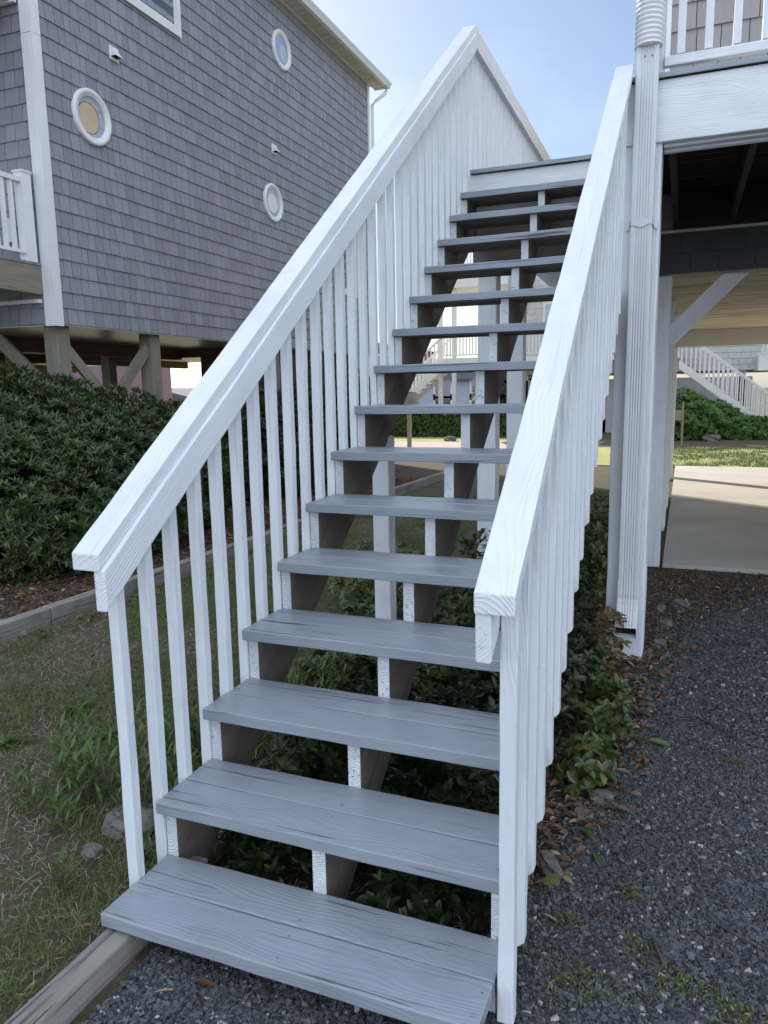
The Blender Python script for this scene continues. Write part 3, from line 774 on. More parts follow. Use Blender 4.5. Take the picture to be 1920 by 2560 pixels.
mb = MB(); mb.add([(gx+.02, 2.85, 8.16), (gx+.02, 14.95, 8.16), (-9.5, 14.95, 10.5), (-9.5, 2.85, 10.5), (-14.3, 14.95, 8.16), (-14.3, 2.85, 8.16),
                   (gx+.02, 2.85, 8.142), (gx+.02, 14.95, 8.142), (-14.3, 14.95, 8.142), (-14.3, 2.85, 8.142)],
                  [(0, 1, 2, 3), (3, 2, 4, 5), (6, 7, 1, 0), (1, 7, 8, 4, 2), (0, 3, 5, 9, 6), (9, 5, 4, 8)])
mb.build('roof', M['roof'], lh)
mb = MB()
tube(mb, [(gx+.06, 14.78, 8.04), (gx+.06, 14.78, 7.93), (gx+.02, 14.72, 7.84), (LX+.10, 14.62, 7.70), (LX+.06, 14.60, 7.62), (LX+.06, 14.60, 7.4), (LX+.06, 14.60, 2.5)], .036, 10)
mb.build('downspout', M['vinyl'], lh, smooth=True)
def disc_ring(mb, c, prof, n=48):
    """lathe about the x axis through c; prof = (x offset, radius)"""
    V = []; F = []
    for (dx, r) in prof:
        for i in range(n):
            a = 2*math.pi*i/n; V.append((c[0]+dx, c[1]+r*math.cos(a), c[2]+r*math.sin(a)))
    for j in range(len(prof)-1):
        for i in range(n): F.append((j*n+i, j*n+(i+1) % n, (j+1)*n+(i+1) % n, (j+1)*n+i))
    mb.add(V, F)
def disc(mb, c, dx, r, n=48):
    mb.add([(c[0]+dx, c[1]+r*math.cos(2*math.pi*i/n), c[2]+r*math.sin(2*math.pi*i/n)) for i in range(n)], [tuple(range(n))])
for idx, (yy, zz, r) in enumerate(wins):
    c = (LX, yy, zz)
    mb = MB(); disc_ring(mb, c, [(-.0, r), (.035, r), (.045, r-.012), (.045, r-.045), (.036, r-.05), (.036, r-.075), (.02, r-.085), (-.06, r-.09)])
    wf = mb.build('round_window', M['vinyl'], lh, smooth=True)
    mb = MB()
    disc(mb, c, (.012, .020, .018)[idx], r-.080)
    mb.build('pane', [M['glass_pale'], M['glass_blue'], M['glass_pale']][idx], wf)
    if idx == 0:
        mb = MB(); disc(mb, (LX, yy-.05, zz-.02), .0135, .165); mb.build('beige_inner_screen', M['blind'], wf)
        mb = MB(); disc_ring(mb, (LX, yy-.05, zz-.02), [(.014, .165), (.018, .167), (.014, .171)]); mb.build('screen_edge', M['black'], wf)
    if idx == 2:
        mb = MB(); disc(mb, (LX, yy-.03, zz-.01), .0195, .15); mb.build('inner_blind', M['vinyl'], wf)
        mb = MB(); disc_ring(mb, (LX, yy-.03, zz-.01), [(.020, .15), (.024, .153), (.020, .157)]); mb.build('blind_edge', M['alum'], wf)
    if idx == 1:
        mb = MB(); disc(mb, (LX, yy+.07, zz-.03), .0205, .135); mb.build('inner_blind', M['glass_pale'], wf)
# rectangular windows
def rectwin(y0, y1, z0, z1):
    mb = MB(); x = LX
    mb.box((x-.02, y0, z0), (x+.040, y0+.075, z1)); mb.box((x-.02, y1-.075, z0), (x+.040, y1, z1))
    mb.box((x-.02, y0+.0755, z0), (x+.041, y1-.0755, z0+.085)); mb.box((x-.02, y0+.0755, z1-.075), (x+.041, y1-.0755, z1))
    mb.box((x-.02, y0+.076, z0+.0855), (x+.022, y0+.11, z1-.076)); mb.box((x-.02, y1-.11, z0+.0855), (x+.022, y1-.076, z1-.076))
    mb.box((x-.02, y0+.1105, z0+.0855), (x+.022, y1-.1105, z0+.125))
    f = mb.build('window', M['vinyl'], lh)
    mb = MB(); mb.box((x-.018, y0+.1, z0+.1), (x+.006, y1-.1, z1-.08)); mb.build('pane', M['glass'], f)
rectwin(6.86, 7.965, 6.32, 7.75); rectwin(12.75, 13.66, 3.55, 5.0)
def vent(y, z, s=.155):
    mb = MB(); x = LX+.012
    mb.box((x, y-s/2, z-s/2), (x+.012, y+s/2, z+s/2))
    a = x+.0121; b_ = y-s/2+.012; c = y+s/2-.012; zt, zb = z+s/2-.012, z-s/2+.035
    V = [(a, b_+.02, zt), (a, c-.02, zt), (a, b_, zb), (a, c, zb), (a+.075, b_, zb), (a+.075, c, zb), (a+.07, b_+.006, zb+.004), (a+.07, c-.006, zb+.004), (a+.002, b_+.006, zb+.05), (a+.002, c-.006, zb+.05)]
    mb.add(V, [(0, 4, 5, 1), (0, 2, 4), (1, 5, 3)])
    v = mb.build('wall_vent', M['vinyl'], lh)
    mb = MB(); mb.box((a+.0005, b_+.014, zb+.002), (a+.012, c-.014, zb+.06)); mb.build('vent_mouth_shade', M['black'], v)  # solid black block painted as the shade under the hood
vent(6.615, 5.62); vent(10.39, 5.59)
# piles, beams and braces under it
for y in (5.47, 7.08, 10.3, 13.6):
    one(post, 'pile', M['post'], lh, -5.40, -5.205, y, y+.195, G-.05, 2.384, bev=.01, wob=.002)
for y in (5.47, 8.2): one(post, 'pile', M['post'], lh, -9.1, -8.9, y, y+.2, G-.05, 2.384, bev=.01)
one(post, 'pile', M['post'], lh, -8.0, -7.82, 9.2, 9.38, G-.05, 2.384, bev=.01)
one(brace, 'brace', M['post'], lh, (-5.27, 7.08, 2.22), (-5.27, 5.9, 1.05), (1, 0, 0), .045, .15)
one(brace, 'brace', M['post'], lh, (-5.23, 5.60, 2.15), (-5.23, 7.06, .75), (1, 0, 0), .045, .13)
one(brace, 'brace', M['post'], lh, (-6.4, 5.55, 2.45), (-5.38, 5.55, 1.60), (0, 1, 0), .045, .15)
one(beamy, 'beam', M['brown'], lh, -6.95, -6.82, 5.5, 9.9, 2.20, 2.384)
one(beamy, 'beam', M['brown'], lh, -13.6, -13.45, 5.5, 14.3, 2.22, 2.384)
one(beamy, 'beam', M['brown'], lh, -10.05, -9.93, 5.5, 14.3, 2.235, 2.384)
one(beamx, 'beam', M['brown'], lh, -13.4, -5.5, 9.92, 10.02, 2.24, 2.38)
mb = MB(); mb.box((-6.68, 10.25, G), (-5.42, 14.4, 2.384))
for i in range(12): mb.box((-5.4199, 10.26+i*.345, G), (-5.41, 10.28+i*.345, 2.383)); 
for i in range(4): mb.box((-6.6+i*.3, 10.24, G), (-6.58+i*.3, 10.2499, 2.383))
mb.build('storage_room', M['darkpanel'], lh)
# balcony of that house, at the left edge of the picture
one(beamy, 'balcony_beam', M['post'], lh, -5.275, -5.225, 2.0, 5.345, 2.705, 3.012, seg=20)
mb = MB()
for i in range(34): mb.box((-9.0, 2.0+i*.0985, 3.014), (-5.215, 2.094+i*.0985, 3.040))
mb.build('balcony_floor', M['weath'], lh)
mb = MB(); mb.box((-9.0, 2.0, 5.85), (-5.3, 5.30, 5.95)); mb.box((-9.0, 2.0, 5.72), (-8.95, 5.30, 5.85)); mb.box((-5.36, 2.0, 5.68), (-5.301, 5.30, 5.849)); mb.build('upper_balcony', M['post'], lh)
mb = MB(); mb.box((-9, 5.302, 5.66), (-5.25, 5.345, 5.76)); mb.box((-9, 5.30, 2.62), (-5.26, 5.36, 2.66)); mb.build('balcony_trim', M['vinyl'], lh)
for (yy) in (5.235, 2.9):
    mb = MB(); mb.box((-5.33, yy-.06, 3.0405), (-5.21, yy+.06, 3.955)); mb.box((-5.34, yy-.07, 3.9551), (-5.20, yy+.07, 3.975)); mb.build('balcony_post', M['vinyl'], lh)
mb = MB(); mb.box((-5.30, 2.97, 3.85), (-5.235, 5.17, 3.90)); mb.box((-5.29, 2.97, 3.12), (-5.245, 5.17, 3.155)); mb.build('balcony_rail', M['vinyl'], lh)
for i in range(20):
    yy = 5.06-i*.108
    if yy < 3.0: break
    mb = MB(); mb.box((-5.286, yy-.019, 3.1555), (-5.249, yy+.019, 3.8495)); mb.build('balcony_baluster', M['vinyl'], lh)
mb = MB(); mb.box((-5.70, Y0-.05, 3.30), (-5.56, Y0-.02, 3.55)); mb.build('wall_outlet', M['vinyl'], lh)

# ================================================================== TIMBER EDGING
def timber(label, p0, p1, w_, h, z0, group=None):
    p0 = Vector(p0); p1 = Vector(p1); d = p1-p0
    mb = MB(); u = d.normalized(); v = Vector((-u.y, u.x, 0)) if abs(u.z) < .5 else Vector((1, 0, 0))
    board(mb, p0+Vector((0, 0, z0+h/2)), d, v, d.length, w_, h, bev=.008, seg=40, wob=.0016)
    return tag(mb.build('landscape_timber', M['weath']), label, 'timber', group)
timber('cracked grey timber emerging from under the lowest tread beside gravel', (.028, -1.3, 0), (.050, .62, 0), .080, .10, G-.035)
tx = [(-2.56, .2), (-2.53, 2.50), (-2.50, 4.95), (-2.55, 7.4), (-2.50, 9.6), (-2.44, 11.8)]
lab = ['leftmost brown edging timber entering at the picture edge below the big shrub',
       'brown edging timber behind the first left balusters, between lawn and mulch',
       'edging timber seen through the left balusters around the fifth tread height',
       'edging timber seen through the far balusters of the left railing',
       'most distant edging timber, seen between treads behind the slim support post']
for i in range(5):
    timber(lab[i], (tx[i][0], tx[i][1]+.004, 0), (tx[i+1][0], tx[i+1][1]-.004, 0), .09, .135, G-.03, 'edging timbers along the mulch bed')

# ================================================================== SHRUBS
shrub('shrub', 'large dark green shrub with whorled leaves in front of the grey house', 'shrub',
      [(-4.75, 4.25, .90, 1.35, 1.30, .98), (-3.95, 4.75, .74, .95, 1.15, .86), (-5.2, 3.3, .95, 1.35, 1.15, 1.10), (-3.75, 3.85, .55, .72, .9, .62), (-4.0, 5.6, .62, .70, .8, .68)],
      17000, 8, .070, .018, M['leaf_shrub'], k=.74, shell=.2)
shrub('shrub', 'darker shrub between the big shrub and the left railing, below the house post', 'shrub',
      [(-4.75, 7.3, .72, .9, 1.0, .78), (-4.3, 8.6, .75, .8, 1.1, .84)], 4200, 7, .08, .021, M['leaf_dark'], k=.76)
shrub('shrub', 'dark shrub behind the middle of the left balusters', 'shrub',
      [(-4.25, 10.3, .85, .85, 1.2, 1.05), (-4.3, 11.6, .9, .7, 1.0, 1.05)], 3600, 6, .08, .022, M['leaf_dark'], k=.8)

# undergrowth beneath the stairs: broad glossy leaves
und = [('glossy low bush under the fifth and sixth treads left of the middle stringer', (.05, 2.75, .30, .33, .35, .26), 150, 'u'),
       ('yellowish bush behind the slim support post under the stairs', (-.45, 3.6, .30, .42, .40, .26), 170, 'y'),
       ('green bush right of the slim support post under the stairs', (.42, 3.1, .40, .34, .38, .36), 190, 'u'),
       ('dark bush around the foot of the white post below the landing', (.55, 4.2, .42, .42, .4, .42), 190, 'u'),
       ('dense dark bush under the fourth tread near the right stringer', (.78, 2.25, .30, .34, .36, .30), 190, 'd'),
       ('low dark leafy plant under the third tread', (.68, 1.55, .20, .30, .28, .20), 150, 'd'),
       ('low leafy plant under the third tread left of the middle stringer', (.22, 1.62, .18, .25, .26, .18), 120, 'd'),
       ('bright-tipped low plant under the second tread at the left stringer', (.20, 1.12, .15, .20, .18, .15), 70, 'u'),
       ('sprawling low plant under the second tread at the right', (.80, 1.05, .13, .22, .18, .12), 80, 'd'),
       ('young reddish-tipped bush beside the right balusters near the downspout post', (1.10, 2.75, .24, .08, .22, .20), 34, 'r'),
       ('green bush at the foot of the right balusters before the downspout post', (1.14, 2.15, .16, .11, .30, .14), 60, 'u'),
       ('low bush hugging the right balusters at mid height of the stairs', (1.13, 1.66, .13, .09, .2, .10), 42, 'u'),
       ('bright green bush glimpsed between the last right balusters and the post', (.85, 4.7, .4, .20, .5, .40), 150, 'u')]
extra = ['dark leafy clump behind the lowest tread near the left stringer', 'dark leafy clump behind the lowest tread right of the middle stringer', 'tangled clump under the second tread beside the middle stringer',
         'tangled clump under the third tread beside the left stringer', 'leafy clump under the fourth tread left of the middle stringer', 'leafy clump under the fourth tread right of the middle stringer',
         'leafy clump under the fifth tread near the right balusters', 'shining leafy clump under the sixth tread in the middle', 'leafy clump left of the slim support post, outside the stairs', 'broad leafy clump behind the slim support post', 'dark clump below the seventh tread at the right', 'low clump by the left balusters below the sixth tread']
epos = [(.22, .88, .12), (.75, .82, .10), (.45, 1.18, .16), (.18, 1.42, .2), (.33, 1.95, .26), (.75, 1.9, .26), (.85, 2.65, .36), (.38, 2.5, .36), (-.35, 2.9, .26), (.1, 3.35, .42), (.75, 3.3, .46), (-.2, 2.3, .2)]
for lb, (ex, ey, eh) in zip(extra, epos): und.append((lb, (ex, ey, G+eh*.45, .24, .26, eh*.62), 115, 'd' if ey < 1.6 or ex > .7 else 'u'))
for lb, e, n_, kd in und:
    P, N = blob_pts([e], n_, .6)
    t = thing('low_bush', lb, 'bush', (e[0], e[1], G), 'bushes growing under and beside the stairs')
    A = N*.5 + np.array([0, 0, .8]) + rng.normal(0, .35, N.shape)
    V, F, r = rosettes(P, A, 6, .052, .026, tilt=(.0, .9), rows=(0, .25, .55, .85, 1), prof=(.12, .7, 1, .6, .03), droop=.25)
    if kd == 'y': r = np.clip(r+.45, 0, 1)
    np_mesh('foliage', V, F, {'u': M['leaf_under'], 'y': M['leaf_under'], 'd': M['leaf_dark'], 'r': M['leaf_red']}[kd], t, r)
    mb = MB()
    for i in range(9):
        a = random.uniform(0, 6.28); q = random.uniform(.4, .9)
        p0 = Vector((e[0]+random.uniform(-.002, .002), e[1]+random.uniform(-.002, .002), G-.01)); p1 = Vector((e[0]+math.cos(a)*e[3]*q, e[1]+math.sin(a)*e[4]*q, e[2]+e[5]*.5*random.random()))
        tube(mb, [p0, p0.lerp(p1, .5)+Vector((0, 0, .03)), p1], [.005, .004, .002], 5)
    mb.build('stems', M['stem'], t)

# upright leafy weeds left of the stairs
def weed(x, y, h, n_, spread, label, mat='leaf_weed', L=.085, W_=.02):
    t = thing('weed', label, 'weed', (x, y, G), 'leafy weeds left of the stairs')
    mb = MB(); C = []; D = []; N = []
    for s in range(n_):
        a = random.uniform(0, 6.28); rr = random.uniform(0, spread); rr = rr*(.06 if n_ < 5 else 1); bx_, by_ = x+math.cos(a)*rr, y+math.sin(a)*rr
        lean = Vector((random.uniform(-.2, .2), random.uniform(-.2, .2), 1)).normalized(); hh = h*random.uniform(.5, 1.05)
        p0 = Vector((bx_, by_, G-.01)); p1 = p0+lean*hh
        tube(mb, [p0, p1], [.0022, .0012], 4)
        m = max(4, int(hh/.016)); 
        for i in range(m):
            f = .12+.88*i/(m-1); an = i*2.4+s
            c = p0.lerp(p1, f); d = Vector((math.cos(an), math.sin(an), .9+.9*f)).normalized()
            C.append(c); D.append(d); N.append(Vector((-math.cos(an), -math.sin(an), .8)))
    C, D, N = (np.array([tuple(v) for v in q]) for q in (C, D, N))
    s = rng.uniform(.6, 1.15, len(C))
    V, F, q = leaves(C, D, N, L*s, W_*s, droop=.25, rows=(0, .25, .6, 1), prof=(.15, .8, 1, .02))
    np_mesh('foliage', V, F, M[mat], t, np.repeat(rng.uniform(0, .92, len(C)), q))
    mb.build('stems', M['stem'], t)
wd = [(-.20, .98, .17, 9, .07, 'leafy weed at the foot of the second left baluster'),
      (-.33, .84, .17, 8, .08, 'leafy weed above the half-buried rock by the left balusters'),
      (-.48, 1.02, .16, 8, .08, 'leafy weed cluster just left of the first baluster'),
      (-.62, .86, .17, 9, .09, 'leafy weed in the middle of the left weed patch'),
      (-.78, .98, .15, 8, .09, 'leafy weed at the upper left of the weed patch'),
      (-.80, .76, .15, 6, .07, 'dark-stemmed weed at the lower left of the weed patch'),
      (-.58, .70, .12, 6, .08, 'short weed below the centre of the weed patch'),
      (-.62, 1.25, .17, 8, .08, 'weed just behind the first baluster at half height'),
      (-.40, 1.30, .20, 9, .08, 'tall weed between the first and second left balusters'),
      (-.22, 1.38, .22, 9, .08, 'tall weed between the second and third left balusters'),
      (-.12, 1.65, .22, 8, .08, 'weed between the third and fourth left balusters'),
      (-.30, 1.75, .20, 7, .09, 'weed behind the third left baluster'),
      (-.14, 2.05, .20, 7, .08, 'weed beside the left stringer below the fifth tread'),
      (-.10, 1.18, .16, 7, .06, 'weed against the left stringer below the second tread'),
      (-.16, .62, .07, 3, .05, 'small weed at the left end of the lowest tread'),
      (-.30, .40, .10, 3, .04, 'isolated small weed left of the lowest tread')]
for a in wd: weed(a[0], a[1], a[2]*1.3, int(a[3]*1.5), a[4]*1.7, a[5], L=.07, W_=.0125)
for i, (x, y, lb) in enumerate([(-1.30, 1.05, 'broad grassy tuft at the left picture edge level with the third tread'), (-.92, 1.28, 'flat light-green tuft in the lawn left of the weed patch'), (-1.25, 1.45, 'pale tuft in the lawn above the left edge tuft')]):
    t = thing('grass_tuft', lb, 'tuft', (x, y, G), 'light green tufts in the lawn')
    n = 46; a = rng.uniform(0, 6.28, n); el = rng.uniform(.15, .8, n)
    D = np.stack([np.cos(a)*np.cos(el), np.sin(a)*np.cos(el), np.sin(el)], 1); N = np.stack([-np.cos(a)*np.sin(el), -np.sin(a)*np.sin(el), np.cos(el)], 1)
    P = np.stack([x+rng.normal(0, .02, n), y+rng.normal(0, .02, n), np.full(n, G)], 1)
    V, F, q = leaves(P, D, N, rng.uniform(.07, .14, n), .012, droop=.5, rows=(0, .3, .7, 1), prof=(.5, 1, .7, .03))
    np_mesh('foliage', V, F, M['leaf_weed'], t, np.repeat(rng.uniform(.2, .9, n), q))
# feathery low weeds in the gravel
for x, y, s, lb in [(1.235, .585, .085, 'yellow-flecked feathery weed in gravel right of the first right baluster'), (1.46, .66, .065, 'feathery weed in gravel at the bottom edge, second from the stairs'), (1.60, .62, .055, 'feathery weed in gravel at the bottom edge, farthest right'),
                    (1.36, .77, .03, 'tiny weed tuft in gravel between the two larger feathery weeds'), (1.17, .80, .035, 'small brownish weed close to the foot of the right balusters'), (1.33, .98, .03, 'tiny sparse weed in gravel beside the fallen branch'), (1.66, 1.95, .03, 'tiny weed in open gravel at the right')]:
    t = thing('gravel_weed', lb, 'weed', (x, y, G), 'feathery weeds in the gravel')
    n = int(4800*s)
    a = rng.uniform(0, 6.28, n); rr = s*np.sqrt(rng.random(n))*(1+.5*np.sin(a*3+x)); P = np.stack([x+np.cos(a)*rr*1.3, y+np.sin(a)*rr, G+.004+rng.random(n)*.03*(1-rr/(1.6*s))], 1)
    D = rng.normal(size=(n, 3)); D[:, 2] = np.abs(D[:, 2])*.8; N = rng.normal(0, .4, (n, 3)); N[:, 2] += 1
    V, F, q = leaves(P, D, N, rng.uniform(.006, .012, n), .0045, rows=(0, .5, 1), prof=(.3, 1, .2))
    np_mesh('foliage', V, F, M['leaf_tiny'], t, np.repeat(rng.random(n), q))

# ================================================================== ROCKS
def rock(x, y, sx, sy, sz, label, rot=0.):
    bm = bmesh.new(); bmesh.ops.create_icosphere(bm, subdivisions=4, radius=1)
    ph = [random.uniform(0, 6) for _ in range(6)]; V = []
    for v in bm.verts:
        p = v.co.copy(); q = 1+.16*math.sin(p.x*3.1+ph[0])*math.cos(p.y*2.7+ph[1])+.10*math.sin(p.z*6+ph[2]+p.x*4)+.05*math.sin(p.y*11+ph[3])+.05*math.sin(p.x*23+ph[4])*math.sin(p.y*19+p.z*21+ph[5])+.012*random.uniform(-1, 1)
        p *= q; p.x = max(-.85, min(.8, p.x)); p.z = min(.8, p.z)
        a = Vector((p.x*sx, p.y*sy, p.z*sz)); c_, s_ = math.cos(rot), math.sin(rot)
        V.append((x+a.x*c_-a.y*s_, y+a.x*s_+a.y*c_, G+a.z+sz*.35))
    bm.verts.index_update(); F = [[v.index for v in f.verts] for f in bm.faces]; bm.free()
    mb = MB(); mb.add(V, F); return tag(mb.build('rock', M['rock']), label, 'rock', 'rocks along the planting bed')
rock(-.33, .76, .11, .08, .045, 'flat half-buried grey rock behind the first left baluster', .3)
rock(-.345, .575, .035, .03, .028, 'fist-sized pale rock left of the lowest tread')
rock(1.085, 1.01, .035, .07, .045, 'long rock leaning at the foot of the right balusters, nearest the camera', .5)
rock(1.15, 1.36, .035, .04, .022, 'rough rock in the leaf litter beside the second-nearest rock gap')
rock(1.19, 1.50, .05, .036, .026, 'pitted pale rock in the middle of the leaf litter', .4)
rock(1.17, 1.78, .04, .04, .022, 'pale pitted rock above the leaf litter by the balusters', 1.)
rock(1.20, 2.08, .05, .045, .035, 'small rock under the green bush beside the stairs', .2)
rock(1.34, 3.35, .045, .035, .03, 'rock right of the downspout outlet', .2)
rock(1.36, 3.75, .05, .04, .035, 'rock behind the downspout outlet at the edge of the bed', .9)
rock(1.45, 4.25, .07, .05, .035, 'largest rock by the post near the slab corner', -.3)
rock(1.33, 4.1, .035, .035, .03, 'narrow rock wedged beside the post near the slab', .1)
rock(2.15, 21.5, .28, .2, .16, 'pinkish boulder in front of the juniper bushes across the lawn')
tag(rock(-5.15, 20.6, .22, .15, .13, 'brown boulder on the strip of lawn seen under the middle treads'), 'brown boulder on the strip of lawn seen under the middle treads', 'rock')

# ================================================================== GRAVEL, GRASS, LITTER (stuff)
def in_poly(P, poly):
    x, y = P[:, 0], P[:, 1]; c = np.zeros(len(P), bool); j = len(poly)-1
    for i in range(len(poly)):
        xi, yi = poly[i]; xj, yj = poly[j]
        c ^= ((yi > y) != (yj > y)) & (x < (xj-xi)*(y-yi)/(yj-yi+1e-12)+xi); j = i
    return c
def stones(name, poly, n, size, label_kind='stuff', z=G):
    lo = np.min(poly, 0); hi = np.max(poly, 0)
    P = rng.uniform(lo, hi, (n*2, 2)); P = P[in_poly(P, poly)][:n]; n = len(P)
    base = np.array([[a, b_, c] for a in (-1, 1) for b_ in (-1, 1) for c in (-1, 1)], float)
    V = base[None]*rng.uniform(.55, 1.0, (n, 8, 3))
    s = size*np.exp(rng.normal(0, .3, n)); S = np.stack([s*rng.uniform(.7, 1.4, n), s*rng.uniform(.5, 1., n), s*rng.uniform(.3, .6, n)], 1)*.5
    V = V*S[:, None]
    ang = rng.uniform(0, 6.28, n); tl = rng.normal(0, .35, n); tl2 = rng.normal(0, .35, n)
    c, s_ = np.cos(tl), np.sin(tl); y, z_ = V[..., 1].copy(), V[..., 2].copy(); V[..., 1] = y*c[:, None]-z_*s_[:, None]; V[..., 2] = y*s_[:, None]+z_*c[:, None]
    c, s_ = np.cos(tl2), np.sin(tl2); x_, z_ = V[..., 0].copy(), V[..., 2].copy(); V[..., 0] = x_*c[:, None]-z_*s_[:, None]; V[..., 2] = x_*s_[:, None]+z_*c[:, None]
    c, s_ = np.cos(ang), np.sin(ang); x_, y = V[..., 0].copy(), V[..., 1].copy(); V[..., 0] = x_*c[:, None]-y*s_[:, None]; V[..., 1] = x_*s_[:, None]+y*c[:, None]
    V[..., 0] += P[:, :1]; V[..., 1] += P[:, 1:]; V[..., 2] += z + (.15*S[:, 2]+rng.random(n)*size*.35)[:, None]
    q = np.array([(0, 1, 3, 2), (4, 6, 7, 5), (0, 4, 5, 1), (2, 3, 7, 6), (0, 2, 6, 4), (1, 5, 7, 3)])
    F = (np.arange(n)[:, None, None]*8 + q[None]).reshape(-1, 4)
    o = np_mesh(name, V.reshape(-1, 3), F, M['stone'], None, np.repeat(rng.random(n), 8))
    return o
tag(stones('gravel', [(.13, -.3), (1.8, -.3), (2.4, .2), (3.0, 2.2), (1.3, 2.2), (1.2, 1.55), (1.06, .95), (1.0, .55), (.13, .5)], 105000, .0108), 'blue-grey slate gravel of the drive in front of and beside the stairs', 'gravel', kind='stuff')
tag(stones('gravel', [(1.25, 2.2), (1.36, 3.2), (1.72, 4.3), (2.2, 5.0), (4.6, 5.0), (3.0, 2.2)], 46000, .0135), 'blue-grey slate gravel stretching back toward the concrete slab', 'gravel', kind='stuff')
tag(stones('gravel', [(1.0, .6), (1.2, .6), (1.5, 2.2), (1.6, 3.2), (2.5, 5.1), (2.0, 5.3), (1.3, 3.6), (1.1, 2.2), (1.02, 1.2)], 6500, .013), 'scattered slate chips mixed with leaf litter at the edge of the bed', 'gravel', kind='stuff')

def blades(name, poly, n, hmin, hmax, wd_, mat, patch=None, flat=0., label='', cat='grass', z=G, rmul=1.):
    lo = np.min(poly, 0); hi = np.max(poly, 0)
    P = rng.uniform(lo, hi, (n*3, 2)); P = P[in_poly(P, poly)]
    if patch is not None:
        f = sum(np.sin(P[:, 0]*a+b_*P[:, 1]+c) for a, b_, c in ((2.1, 1.3, .4), (-1.7, 2.9, 1.1), (5.1, -3.7, 2.), (7.9, 6.1, .3)))/4+.5
        P = P[rng.random(len(P)) < np.clip((f-patch[0])/(patch[1]-patch[0]), patch[2], 1)]
    P = P[:n]; n = len(P)
    a = rng.uniform(0, 6.28, n); el = rng.uniform(.1, .6, n) if flat else rng.uniform(.5, 1.45, n)
    D = np.stack([np.cos(a)*np.cos(el), np.sin(a)*np.cos(el), np.sin(el)*(1-flat)], 1); N = np.stack([-np.cos(a)*np.sin(el), -np.sin(a)*np.sin(el), np.cos(el)+.2], 1)
    V, F, q = leaves(np.column_stack([P, np.full(n, z+.002)+rng.random(n)*.006*(flat > 0)]), D, N, rng.uniform(hmin, hmax, n), wd_*rng.uniform(.7, 1.4, n), droop=.45, fold=.1, rows=(0, .5, 1), prof=(1, .8, .1))
    o = np_mesh(name, V, F, M[mat], None, np.repeat(rng.random(n)*rmul, q))
    return tag(o, label, cat, kind='stuff')
lawnp = [(-2.46, .2), (-1.3, -.2), (-.05, .0), (-.04, .5), (-.1, 1.0), (-.12, 3.4), (-.6, 5.5), (-1.0, 9), (-2.40, 9)]
blades('grass', lawnp, 120000, .018, .05, .0024, 'grass', patch=(.22, .55, .16), label='thin patchy lawn left of the stairs', rmul=.93)
blades('dry_thatch', lawnp, 34000, .02, .06, .0022, 'thatch', flat=.85, label='dry grass thatch and clippings covering the lawn', cat='thatch')
blades('twig_litter', [(-.1, .5), (1.05, .6), (1.25, 1.4), (1.5, 3.2), (2.6, 5.36), (-.2, 5.3)], 9500, .03, .10, .003, 'thatch', flat=.9, label='dry twigs and stalks strewn over the bed under the stairs', cat='litter', rmul=1.)
blades('lawn_grass', [(.9, 14.05), (7, 14.05), (7, 19.4), (.9, 19.4)], 20000, .04, .09, .012, 'grass', patch=(.2, .5, .2), label='sunlit lawn beyond the concrete slab', rmul=.9)
def litter(name, poly, n, L, mat, label, cat='leaf litter', spread=.02):
    lo = np.min(poly, 0); hi = np.max(poly, 0); P = rng.uniform(lo, hi, (n*3, 2)); P = P[in_poly(P, poly)][:n]; n = len(P)
    a = rng.uniform(0, 6.28, n); D = np.stack([np.cos(a), np.sin(a), rng.normal(.05, .25, n)], 1); N = rng.normal(0, .45, (n, 3)); N[:, 2] += 1
    s = rng.uniform(.5, 1.2, n)
    V, F, q = leaves(np.column_stack([P, G+.006+rng.random(n)*spread]), D, N, L*s, L*.42*s, droop=.35, fold=.5, rows=(0, .25, .55, .85, 1), prof=(.1, .75, 1, .6, .03))
    return tag(np_mesh(name, V, F, M[mat], None, np.repeat(rng.random(n), q)), label, cat, kind='stuff')
litter('leaf_litter', [(-3.3, 1.6), (-2.62, 1.6), (-2.58, 11), (-4.5, 11), (-4.2, 5)], 9000, .055, 'dead', 'brown leaf litter under the shrubs beyond the edging timber')
litter('leaf_litter', [(.95, .9), (1.12, .95), (1.28, 1.35), (1.36, 1.75), (1.33, 2.2), (1.42, 2.9), (1.6, 3.4), (1.2, 3.4), (1.08, 2.2), (1.02, 1.2)], 560, .048, 'dead', 'curled brown leaves along the right foot of the stairs')
litter('leaf_litter', [(.05, .62), (1.05, .7), (1.2, 2.0), (1.2, 5.2), (-.3, 5.2), (-.2, 2.0)], 2200, .05, 'dead', 'dead leaves on the dark soil under the stairs')
litter('leaf_litter', [(1.3, 3.6), (1.7, 4.1), (2.4, 4.9), (3.2, 5.36), (1.3, 5.36)], 600, .042, 'dead', 'dead leaves and twigs in front of the concrete slab')
litter('leaf_litter', [(-2.42, 1.2), (-2.2, 1.4), (-2.2, 5), (-2.42, 5)], 160, .06, 'dead', 'pale dead leaves along the lawn side of the edging timber')

